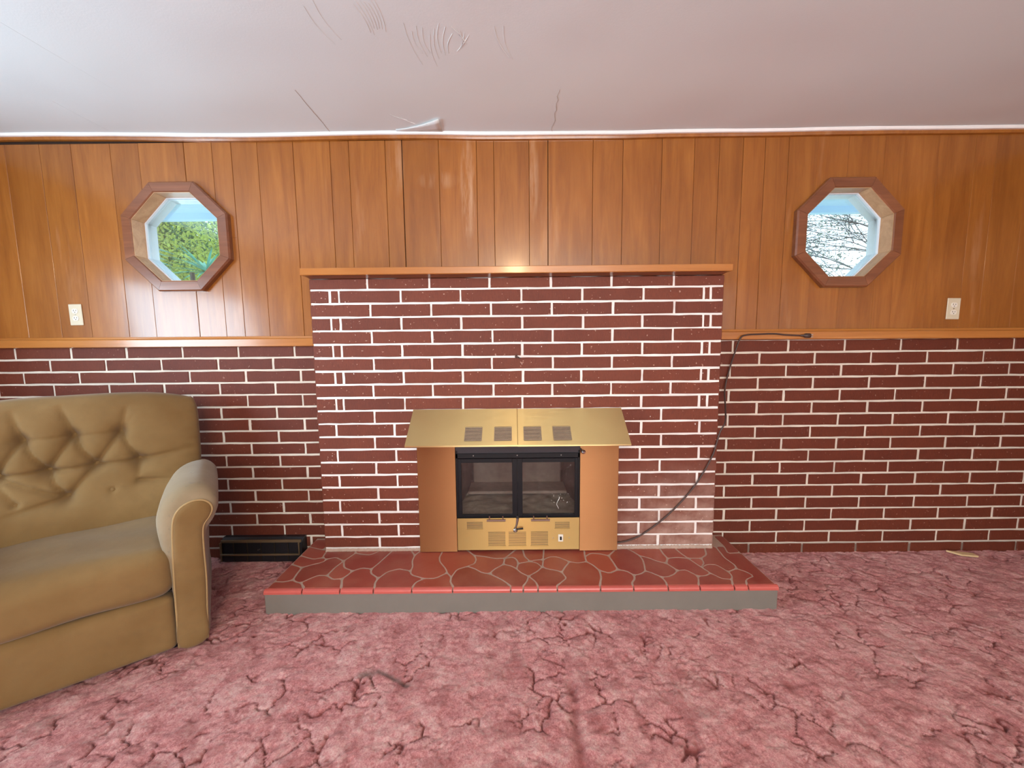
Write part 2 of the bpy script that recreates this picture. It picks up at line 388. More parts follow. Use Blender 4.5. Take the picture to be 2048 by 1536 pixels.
def seg(ax, ay, bx, by, w):
    t = np.clip(((X-ax)*(bx-ax)+(Y-ay)*(by-ay))/((bx-ax)**2+(by-ay)**2), 0, 1)
    return np.exp(-((X-ax-t*(bx-ax))**2+(Y-ay-t*(by-ay))**2)/w**2)
mark = np.maximum(0.9*seg(-0.512, 1.328, -0.385, 1.262, 0.0085), 0.75*seg(-0.565, 1.310, -0.530, 1.320, 0.016))
sx_ = 0.185+0.02*vnoise(X*0, Y, 0.08, 11)
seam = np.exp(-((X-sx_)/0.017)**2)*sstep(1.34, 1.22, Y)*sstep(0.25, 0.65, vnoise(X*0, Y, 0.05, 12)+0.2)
Zf = -0.014*crack-0.0035*crack2+0.0035*dome+0.0045*(fine-0.5)+0.0035*(mid-0.5)+0.006*(big-0.5)-0.006*mark-0.008*seam-0.004
Zf = np.where(Y > 2.10, np.minimum(Zf, 0.004), Zf)
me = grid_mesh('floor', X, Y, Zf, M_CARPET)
tone = 0.62*vnoise(wx, wy, 0.045, 20)+0.38*vnoise(X, Y, 0.016, 21)
tone = np.clip((tone-0.5)*1.25+0.5-0.35*crack-0.12*crack2+0.05*(dome-0.5), 0, 1)  # crack shade goes into the tone as well
deep = np.clip(0.8*crack+0.35*crack2+0.75*seam+0.35*sstep(0.68, 0.8, vnoise(X, Y, 0.05, 22)), 0, 1)  # deeper pile redder; some shade of the cracks is baked into this colour
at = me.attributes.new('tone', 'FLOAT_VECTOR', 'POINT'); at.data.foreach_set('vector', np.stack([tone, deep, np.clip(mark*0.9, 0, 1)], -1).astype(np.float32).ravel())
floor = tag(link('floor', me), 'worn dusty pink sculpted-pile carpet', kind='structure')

# ---- ceiling: sagging old plasterboard
xs = np.linspace(XL_W, XR_W, 150); ys = np.linspace(YB_W, 2.2, 140); X, Y = np.meshgrid(xs, ys)
Zc = H+0.006*np.cos((X+0.4)*2.1)*0-0.0+0.010*(vnoise(X, Y, 0.7, 31)-0.5)+0.004*(vnoise(X, Y, 0.2, 32)-0.5)
Zc += 0.014*sstep(-1.2, -2.6, X)*sstep(1.0, 2.1, Y)-0.009*np.exp(-((X-0.55)/0.7)**2)*sstep(1.3, 2.1, Y)
ceil_z = lambda x, y: float(Zc[int(np.clip(round((y-YB_W)/(2.2-YB_W)*139), 0, 139)), int(np.clip(round((x-XL_W)/6.0*149), 0, 149))])
ceiling = tag(link('ceiling', grid_mesh('ceiling', X, Y, Zc, M_CEIL)), kind='structure')
tag(MB().box(XL_W-.1, XR_W+.1, YB_W-.1, 2.3, H+.03, H+.09).build('attic_slab', M_WALL, ceiling))
def ribbon(mb, pts, w, drop=0.0012, z=None):
    n = len(pts); V = []; Fc = []
    for i, (x, y) in enumerate(pts):
        a = Vector((*pts[max(i-1, 0)], 0)); b = Vector((*pts[min(i+1, n-1)], 0)); t = (b-a).normalized(); s = Vector((-t.y, t.x, 0))
        ww = w*(0.35+0.65*math.sin(math.pi*(i+0.3)/(n-0.4)))
        c = Vector((x, y, ceil_z(x, y)))
        V += [c-s*ww+Vector((0, 0, .004)), c-s*ww*.3-Vector((0, 0, drop)), c+s*ww*.3-Vector((0, 0, drop)), c+s*ww+Vector((0, 0, .004))]
    for i in range(n-1):
        for k in range(3): Fc.append((i*4+k, i*4+k+1, i*4+4+k+1, i*4+4+k))
    mb.add(V, Fc)
def wob(p, q, n, a, rs):
    return [(p[0]+(q[0]-p[0])*i/n+rs.uniform(-a, a), p[1]+(q[1]-p[1])*i/n+rs.uniform(-a, a)) for i in range(n+1)]
for p, q, a, w in (((-.918, 1.772), (-.921, 2.10), .0012, .0042), ((.212, 1.78), (.213, 2.10), .006, .0035), ((-1.707, 1.412), (-1.678, 1.752), .001, .0012), ((-2.033, 1.837), (-2.034, 2.08), .001, .0012)):
    mb = MB(); ribbon(mb, wob(p, q, 14, a, random), w, .0012 if w > .002 else .0003); mb.build('crack', M_CRACK if w > .002 else M_CEIL, ceiling)
mb = MB()   # trowel ridges left in the filler
def stroke(p, q, bow, w=0.0035):
    pts = []
    for i in range(9):
        t = i/8; x = p[0]+(q[0]-p[0])*t+bow*math.sin(math.pi*t); y = p[1]+(q[1]-p[1])*t; pts.append((x, y))
    ribbon(mb, pts, w, 0.0011)
for i in range(7): stroke((-.50+i*.012, 1.34+random.uniform(0, .04)), (-.485+i*.009, 1.45+random.uniform(0, .05)), .006)
for i in range(9): stroke((-.36+i*.02, 1.43+random.uniform(0, .06)), (-.34+i*.014, 1.56+random.uniform(0, .08)), -.010, .0028)
for i in range(5): stroke((-.20+i*.014, 1.45+i*.01), (-.155-i*.01, 1.53+i*.008), .003, .0030)
for p, q in (((-.052, 1.455), (-.002, 1.60)), ((-.02, 1.455), (.012, 1.61)), ((-.62, 1.33), (-.60, 1.50)), ((-.66, 1.36), (-.63, 1.52)), ((-.57, 1.95), (-.50, 2.0)), ((-.53, 1.97), (-.47, 2.03))): stroke(p, q, -.012, .003)
mb.build('trowel_ridges', M_CEIL, ceiling)['kind'] = 'stuff'
# lifted flap of seam tape by the wall
V = []; Fc = []
for i in range(9):
    t = i/8
    for j in range(4):
        u = j/3; x = -.58+.235*t; y = 2.10-.125*u*(0.15+.85*t**1.4)
        V.append((x, y, ceil_z(x, y)-.001-.007*u*t))
for i in range(8):
    for j in range(3): Fc.append((i*4+j, i*4+j+1, i*4+4+j+1, i*4+4+j))
o = link('tape_flap', mesh('tape_flap', V, Fc, M_CEIL, True), ceiling)
md = o.modifiers.new('s', 'SOLIDIFY'); md.thickness = 0.002

# ---- side and back walls
def wall_with_hole(name, axis, pos, a0, a1, hole, th, mat):
    u0, u1, z0, z1 = hole; mb = MB()
    def bx(p0, p1, q0, q1):
        if axis == 'x': mb.box(min(pos, pos+th), max(pos, pos+th), p0, p1, q0, q1)
        else: mb.box(p0, p1, min(pos, pos+th), max(pos, pos+th), q0, q1)
    bx(a0, u0, -.02, H+.03); bx(u1, a1, -.02, H+.03); bx(u0, u1, -.02, z0); bx(u0, u1, z1, H+.03)
    return tag(mb.build(name, mat), kind='structure')
wall_with_hole('wall_left', 'x', XL_W, YB_W, 2.13, (-.25, 1.25, .85, 1.76), -.12, M_PANEL)
wall_with_hole('wall_right', 'x', XR_W, YB_W, 2.13, (-1.95, -.85, .9, 2.0), .12, M_PANEL)
wall_with_hole('wall_back', 'y', YB_W, XL_W-.12, XR_W+.12, (-1.05, 1.75, .45, 2.2), -.12, M_WALL)
def plain_window(name, axis, pos, a0, a1, z0, z1, nm):
    fr = MB(); w = .05; d = .05
    def bx(m, p0, p1, q0, q1, t=d):
        if axis == 'x': m.box(pos-t/2, pos+t/2, p0, p1, q0, q1)
        else: m.box(p0, p1, pos-t/2, pos+t/2, q0, q1)
    bx(fr, a0, a0+w, z0, z1); bx(fr, a1-w, a1, z0, z1); bx(fr, a0+w, a1-w, z0, z0+w); bx(fr, a0+w, a1-w, z1-w, z1)
    for k in range(1, nm): c = a0+(a1-a0)*k/nm; bx(fr, c-.02, c+.02, z0+w, z1-w)
    f = tag(fr.build(name, M_WHITEP), kind='structure')
    g = MB(); bx(g, a0+w, a1-w, z0+w, z1-w, .006); g.build('pane', M_GLASS, f)
plain_window('window_3', 'x', -3.07, -.25, 1.25, .85, 1.76, 1)
plain_window('window_4', 'x', 3.07, -1.95, -.85, .9, 2.0, 1)
plain_window('window_5', 'y', -3.07, -1.05, 1.75, .45, 2.2, 2)

# ---- front wall: core with two octagonal openings, panelling boards, brick wainscot
OCT = [(-1.765, 1.780), (1.774, 1.766)]; R_OUT, R_IN = 0.279, 0.226
def oct_pts(cx, cz, ap):
    R = ap/math.cos(math.pi/8); return [(cx+R*math.cos(math.pi/8+k*math.pi/4), cz+R*math.sin(math.pi/8+k*math.pi/4)) for k in range(8)]
def oct_half(c, ap, x):      # half height of octagon at x, None outside
    dx = abs(x-c[0])
    if dx > ap: return None
    s = ap*math.tan(math.pi/8); return ap if dx <= s else ap-(dx-s)
def strip(mb, x0, x1, z0, z1, y0, y1, ap):
    c = None
    for q in OCT:
        if x1 > q[0]-ap and x0 < q[0]+ap: c = q
    if c is None: mb.box(x0, x1, y0, y1, z0, z1); return
    s = ap*math.tan(math.pi/8); br = sorted(set([x0, x1]+[b for b in (c[0]-ap, c[0]-s, c[0]+s, c[0]+ap) if x0 < b < x1]))
    up, lo = [], []
    def hh(x, side):
        v = oct_half(c, ap, x); return v if v is not None else 0.0
    for i, b in enumerate(br):
        for sgn in ((-1, 1) if 0 < i < len(br)-1 and abs(abs(b-c[0])-ap) < 1e-6 else (0,)):
            h = hh(b, 0) if abs(abs(b-c[0])-ap) > 1e-6 else None
            if h is None:
                outside = (b < c[0] and sgn <= 0 and i > 0) or (b > c[0] and sgn >= 0 and i < len(br)-1) 
                h = 0.0 if outside else s
            up.append((b, c[1]+h)); lo.append((b, c[1]-h))
    if c[0]-ap < x0 and hh(x0, 0): pass
    mb.extrude([(x, y0, z) for x, z in [(x0, z1)]+up+[(x1, z1)]][::1], (0, y1-y0, 0))
    mb.extrude([(x, y0, z) for x, z in [(x0, z0)]+lo+[(x1, z0)]][::1], (0, y1-y0, 0))
core = MB(); xx = XL_W-.12
for a, b in ((XL_W-.12, -2.2), (-2.2, -1.4), (-1.4, -.34), (.38, 1.4), (1.4, 2.2), (2.2, XR_W+.12)): strip(core, a, b, -.02, H+.03, 2.141, 2.24, R_IN+.012)
core.box(-.34, .38, 2.141, 2.24, .74, H+.03); core.box(-.34, .38, 2.141, 2.24, -.02, .10)
wall = tag(core.build('wall_front', M_DARK), kind='structure')
gro = [-3.0, -2.83, -2.64, -2.458, -2.294, -2.09, -1.941, -1.704, -1.558, -1.457, -1.321, -1.134, -.942, -.844, -.654, -.566, -.375, -.178, -.088, .096, .195, .430, .587, .79, .959, 1.089, 1.213, 1.327, 1.45, 1.60, 1.76, 1.95, 2.05, 2.23, 2.42, 2.53, 2.70, 2.86, 3.0]
wide = {-.566: .0022, .195: .0018, -1.704: .0014}
for a, b in zip(gro, gro[1:]):
    ga = wide.get(a, 0.0008); gb = wide.get(b, 0.0008); yo = RNG.uniform(-.0006, .0006)
    if a > 1.4: ga = gb = 0.00025
    m_ = MB(); strip(m_, a+ga, b-gb, 1.19, 2.262, YP+yo, YP+.011, R_IN+.012)
    o = m_.build('wood_panel', M_PANEL, wall)
    bv = o.modifiers.new('b', 'BEVEL'); bv.width = 0.0012 if a < 1.4 else 0.0004; bv.segments = 1; bv.limit_method = 'ANGLE'
# thin wooden strip and caulk under the ceiling
def long_profile(name, prof, x0, x1, mat, parent, n=24, zf=None):
    V = []; Fc = []; m = len(prof)
    for i in range(n+1):
        x = x0+(x1-x0)*i/n; dz = zf(x) if zf else 0
        for y, z in prof: V.append((x, y, z+dz))
    for i in range(n):
        for k in range(m): j = (k+1) % m; Fc.append((i*m+k, i*m+j, (i+1)*m+j, (i+1)*m+k))
    Fc += [tuple(range(m)), tuple(range(n*m, (n+1)*m))]
    mb = MB(); mb.add(V, Fc); return mb.build(name, mat, parent)
zc = lambda x: ceil_z(x, 2.11)-H
tr = long_profile('trim_1', [(2.130, -.028+H), (2.116, -.026+H), (2.112, -.016+H), (2.114, -.006+H), (2.130, -.004+H)], XL_W, XR_W, M_PANEL, None, 60, zc)
tag(tr, kind='structure')
long_profile('caulk_bead', [(2.130, -.013+H), (2.103, -.011+H), (2.096, -.002+H), (2.098, .008+H), (2.130, .009+H)], XL_W, XR_W, M_CAULK, tr, 80, lambda x: zc(x)+.0012*math.sin(x*23)+.001*math.sin(x*61))

# ---- brick
BR, CO = 0.3048, 0.068
JX, JZ = 0.0058, 0.0052     # half joints
cache = {}
def brick_mesh(w, h, d, k):
    key = (round(w, 3), round(h, 3), round(d, 3), k)
    if key in cache: return cache[key]
    r = random.Random(hash(key) & 0xffff); nx = max(2, int(w/0.05)); P = []
    j = lambda a: r.uniform(-a, a)
    for i in range(nx): P.append((-w/2+w*i/nx + (j(.0015) if i else 0), -h/2+j(.0013)))
    for i in range(2): P.append((w/2+j(.0012), -h/2+h*i/2))
    for i in range(nx): P.append((w/2-w*i/nx + (j(.0015) if i else 0), h/2+j(.0013)))
    for i in range(2): P.append((-w/2+j(.0012), h/2-h*i/2))
    n = len(P); ins = 0.0022
    fr = [(x*(1-2*ins/w), 0.0, z*(1-2*ins/h)) for x, z in P]; md = [(x, .0022, z) for x, z in P]; bk_ = [(x, d, z) for x, z in P]
    V = fr+md+bk_; Fc = [tuple(range(n))]
    for i in range(n):
        q = (i+1) % n; Fc += [(n+i, n+q, q, i), (2*n+i, 2*n+q, n+q, n+i)]
    me = mesh('brick', V, Fc, None); cache[key] = me; return me
mcache = {}
def put_brick(x0, x1, z0, z1, y, mat, parent, d=.018, tilt=0.0):
    w, h = x1-x0, z1-z0
    if w < .008: return
    w = round(w*200)/200 if w > .28 else w
    me = brick_mesh(w, h, d, RNG.randint(7))
    key = (me.name, mat.name)
    if key not in mcache:
        m2 = me.copy(); m2.materials.append(mat); mcache[key] = m2
    o = link('brick', mcache[key], parent, ((x0+x1)/2, y+RNG.uniform(-.0012, .0012), (z0+z1)/2))
    o.rotation_euler = (0, RNG.uniform(-.0022, .0022), 0)
def course(perps, xl, xr, z0, z1, y, mat, parent, endd=None, skip=None):
    P = [xl]+[p for p in perps if xl+.01 < p < xr-.01]+[xr]
    for i, (a, b) in enumerate(zip(P, P[1:])):
        if skip and a > skip[0]-.01 and b < skip[1]+.01: continue
        ja = 0 if i == 0 else JX+RNG.uniform(-.0008, .0008); jb = 0 if i == len(P)-2 else JX+RNG.uniform(-.0008, .0008)
        end = endd and (i == 0 or i == len(P)-2)
        put_brick(a+ja, b-jb, z0+JZ, z1-JZ, y, mat, parent, endd if end else .018)
# wainscot, left and right of the chimney
ZB = 1.142
mort = MB(); mort.box(XL_W, -1.0125, BW+.0035, 2.141, -.02, 1.205); mort.box(1.0595, XR_W, BW+.0035, 2.141, -.02, 1.21)
mort.build('mortar', M_MORTAR_W, wall)
for r in range(18):
    ztop = ZB-(r-1)*CO if r else 1.203; zbot = ZB-r*CO
    if r == 0: ztop = 1.2115
    offL = 0.03 if r == 0 else (.61 if r % 2 else .10); offR = 0.0 if r == 0 else (.485 if r % 2 else -.03)
    if r == 0: offL = 0.0
    jz = lambda: RNG.uniform(-.0008, .0008)
    course([-2.715+(k-2+offL)*BR+RNG.uniform(-.003, .003) for k in range(12)], XL_W, -1.0125, zbot+jz(), ztop+jz(), BW, M_BRICK_W, wall)
    course([1.198+(k-1+offR)*BR+RNG.uniform(-.003, .003) for k in range(12)], 1.0595, XR_W, zbot+jz(), ztop+jz(), BW, M_BRICK_W, wall)

# chair rails on top of the wainscot
def rail(name, x0, x1, z0a, z0b):
    V = []; zf = lambda x: z0a+(z0b-z0a)*(x-x0)/(x1-x0)
    prof = [(2.130, 0), (2.098, 0), (2.087, .004), (2.085, .040), (2.092, .046), (2.110, .047), (2.112, .056), (2.130, .058)]
    o = long_profile(name, prof, x0, x1, M_RAIL, None, 12, zf); tag(o, kind='structure'); return o
rail('trim_2', XL_W, -1.012, 1.206, 1.200); rail('trim_3', 1.058, XR_W, 1.213, 1.204)

# ---- octagonal windows
for wi, c in enumerate(OCT):
    root = tag(empty('window_%d' % (wi+1), (0, 0, 0)), kind='structure')
    root['label'] = ('octagonal window with wood casing at the left, foliage outside', 'octagonal window with dark wood casing at the right, bare branches outside')[wi]
    A = oct_pts(*c, R_OUT); B_ = oct_pts(*c, R_IN); J2 = oct_pts(*c, R_IN+.001)
    for k in range(8):
        q = (k+1) % 8; y0, y1 = 2.098, YP+.0
        a0, a1, b1, b0 = A[k], A[q], B_[q], B_[k]
        def pl(p, y): return (p[0], y, p[1])
        def mixp(p, r, t): return (p[0]*(1-t)+r[0]*t, p[1]*(1-t)+r[1]*t)
        V = [pl(a0, y1), pl(a1, y1), pl(a1, y0+.008), pl(a0, y0+.008), pl(mixp(a0, b0, .12), y0), pl(mixp(a1, b1, .12), y0), pl(mixp(a1, b1, .92), y0), pl(mixp(a0, b0, .92), y0), pl(b1, y0+.004), pl(b0, y0+.004), pl(b1, y1), pl(b0, y1)]
        mb = MB().add(V, [(0, 1, 2, 3), (3, 2, 5, 4), (4, 5, 6, 7), (7, 6, 8, 9), (9, 8, 10, 11), (11, 10, 1, 0), (0, 3, 4, 7, 9, 11), (1, 10, 8, 6, 5, 2)])
        # shrink a hair along the mitre
        mid = Vector((sum(v[0] for v in V)/12, sum(v[1] for v in V)/12, sum(v[2] for v in V)/12))
        tv = Vector((a1[0]-a0[0], 0, a1[1]-a0[1])).normalized()
        mb.V = [tuple(Vector(v)-tv*((Vector(v)-mid).dot(tv))*.004) for v in mb.V]
        mb.build('casing_board', M_CASING, root)
        C2 = oct_pts(*c, R_IN+.011)
        J_ = oct_pts(*c, R_IN-.002); j0 = 2.1035; jk, jq = mixp(J_[k], J_[q], .002), mixp(J_[q], J_[k], .002)
        V = [pl(jk, j0), pl(jq, j0), pl(B_[q], j0), pl(B_[k], j0), pl(jk, y1), pl(jq, y1), pl(C2[q], y1+.0005), pl(C2[k], y1+.0005), pl(jk, 2.188), pl(jq, 2.188), pl(C2[q], 2.188), pl(C2[k], 2.188)]
        MB().add(V, [(0, 1, 2, 3), (0, 4, 5, 1), (2, 6, 7, 3), (4, 8, 9, 5), (7, 6, 10, 11), (8, 11, 10, 9), (0, 3, 7, 4), (1, 5, 6, 2), (4, 7, 11, 8), (5, 9, 10, 6)]).build('jamb_board', M_JAMB, root)
    def ring(name, ro, ri, y0, y1, mat):
        O_, I_ = oct_pts(*c, ro), oct_pts(*c, ri); V = []; Fc = []
        for k in range(8): V += [pl(O_[k], y0), pl(I_[k], y0), pl(I_[k], y1), pl(O_[k], y1)]
        for k in range(8):
            q = (k+1) % 8
            for m in range(4): n2 = (m+1) % 4; Fc.append((k*4+m, k*4+n2, q*4+n2, q*4+m))
        return MB().add(V, Fc).build(name, mat, root)
    s_ = ring('sash', R_IN+.011, R_IN-.006, 2.176, 2.196, M_VINYL)
    ring('weather_frame', R_IN+.011, R_IN-.010, 2.196, 2.240, M_VINYL)
    g = MB(); g.extrude([pl(p, 2.184) for p in oct_pts(*c, R_IN-.004)], (0, .004, 0)); g.build('pane', M_GLASS, root)

# ================================================================== CHIMNEY BREAST
ch = empty('chimney_breast', (0.023, CH, 0.11)); tag(ch, 'red brick chimney breast with thick white mortar joints, standing on the hearth', 'fireplace')
def P(o):   # keep world coordinates under a moved parent
    o.location = Vector(o.location) - Vector(o.parent.location); return o
XCL, XCR, ZC = -1.0113, 1.058, 1.479
mb = MB(); y0 = CH+.0035
mb.box(XCL+.003, -.31, y0, 2.129, .112, 1.532); mb.box(.355, XCR-.003, y0, 2.129, .112, 1.532); mb.box(-.31, .355, y0, 2.129, .72, 1.532)
P(mb.build('mortar', M_MORTAR_C, ch))
n0 = len(bpy.data.objects)
for r in range(21):
    zt = ZC-(r-1)*CO if r else 1.5375; zb = ZC-r*CO; odd = r % 2 == 1
    if r == 0: perps = [-.72+k*BR for k in range(7)]
    elif r <= 9:
        perps = ([-.910, -.868]+[-.560+k*.3045 for k in range(5)]+[.958, .998]) if odd else [-.712+k*.3046 for k in range(6)]
    else: perps = [-.917, -.613, -.31, .357, .66, .962] if odd else [-.718, -.42, .46, .764]
    perps = [p+RNG.uniform(-.0035, .0035) for p in perps]
    skip = (-.43, .47) if (r >= 10 and not odd) else ((-.32, .37) if r >= 10 else None)
    course(perps, XCL, XCR, zb+(.006 if r == 20 else 0)+RNG.uniform(-.0008, .0008), zt+RNG.uniform(-.0008, .0008), CH, M_BRICK_C, ch, .150, skip)
for o in ch.children:
    if o.name.startswith('brick'): P(o)
# drips and smears of mortar on the brick faces
mb = MB()
for i in range(90):
    x = random.uniform(XCL+.03, XCR-.03); z = random.uniform(.2, 1.5)
    if -.53 < x < .58 and z < .88: continue
    s_ = random.uniform(.0008, .0022)
    mb.lathe([(s_, 0), (s_*.8, .0008), (s_*.2, .0012)], Matrix.Translation((x, CH+.0003, z)) @ facing((0, -1, 0)) @ Matrix.Diagonal((1, random.uniform(1, 2.4), 1, 1)), 6)
P(mb.build('mortar_specks', M_MORTAR_C, ch))['kind'] = 'stuff'

# ---- mantel
o = MB(); o.bbox(-1.019, 1.062, 1.903, 2.128, 1.5405, 1.5745, .0025)
man = o.build('mantel_shelf', M_RAIL); tag(man, 'varnished pine mantel board on top of the brick chimney', 'mantel')
mb = MB(); mb.extrude([(-1.004, 1.962, 1.5335), (-1.004, 1.925, 1.540), (-1.004, 2.10, 1.540), (-1.004, 2.10, 1.5335)], (2.05, 0, 0)); mb.build('bed_moulding', M_CASING, man)

# ---- nail
mb = MB(); mb.tube([(.028, 1.984, 1.137), (.030, 1.955, 1.134), (.040, 1.944, 1.130)], [.0035, .0035, .0025], 6)
mb.lathe([(.006, 0), (.008, .004), (.004, .007)], Matrix.Translation((.020, 1.966, 1.138)) @ facing((-.3, -1, .1)), 8)
tag(mb.build('nail', M_CORD), 'rusty bent nail sticking out of the chimney bricks above the brass hood', 'nail')

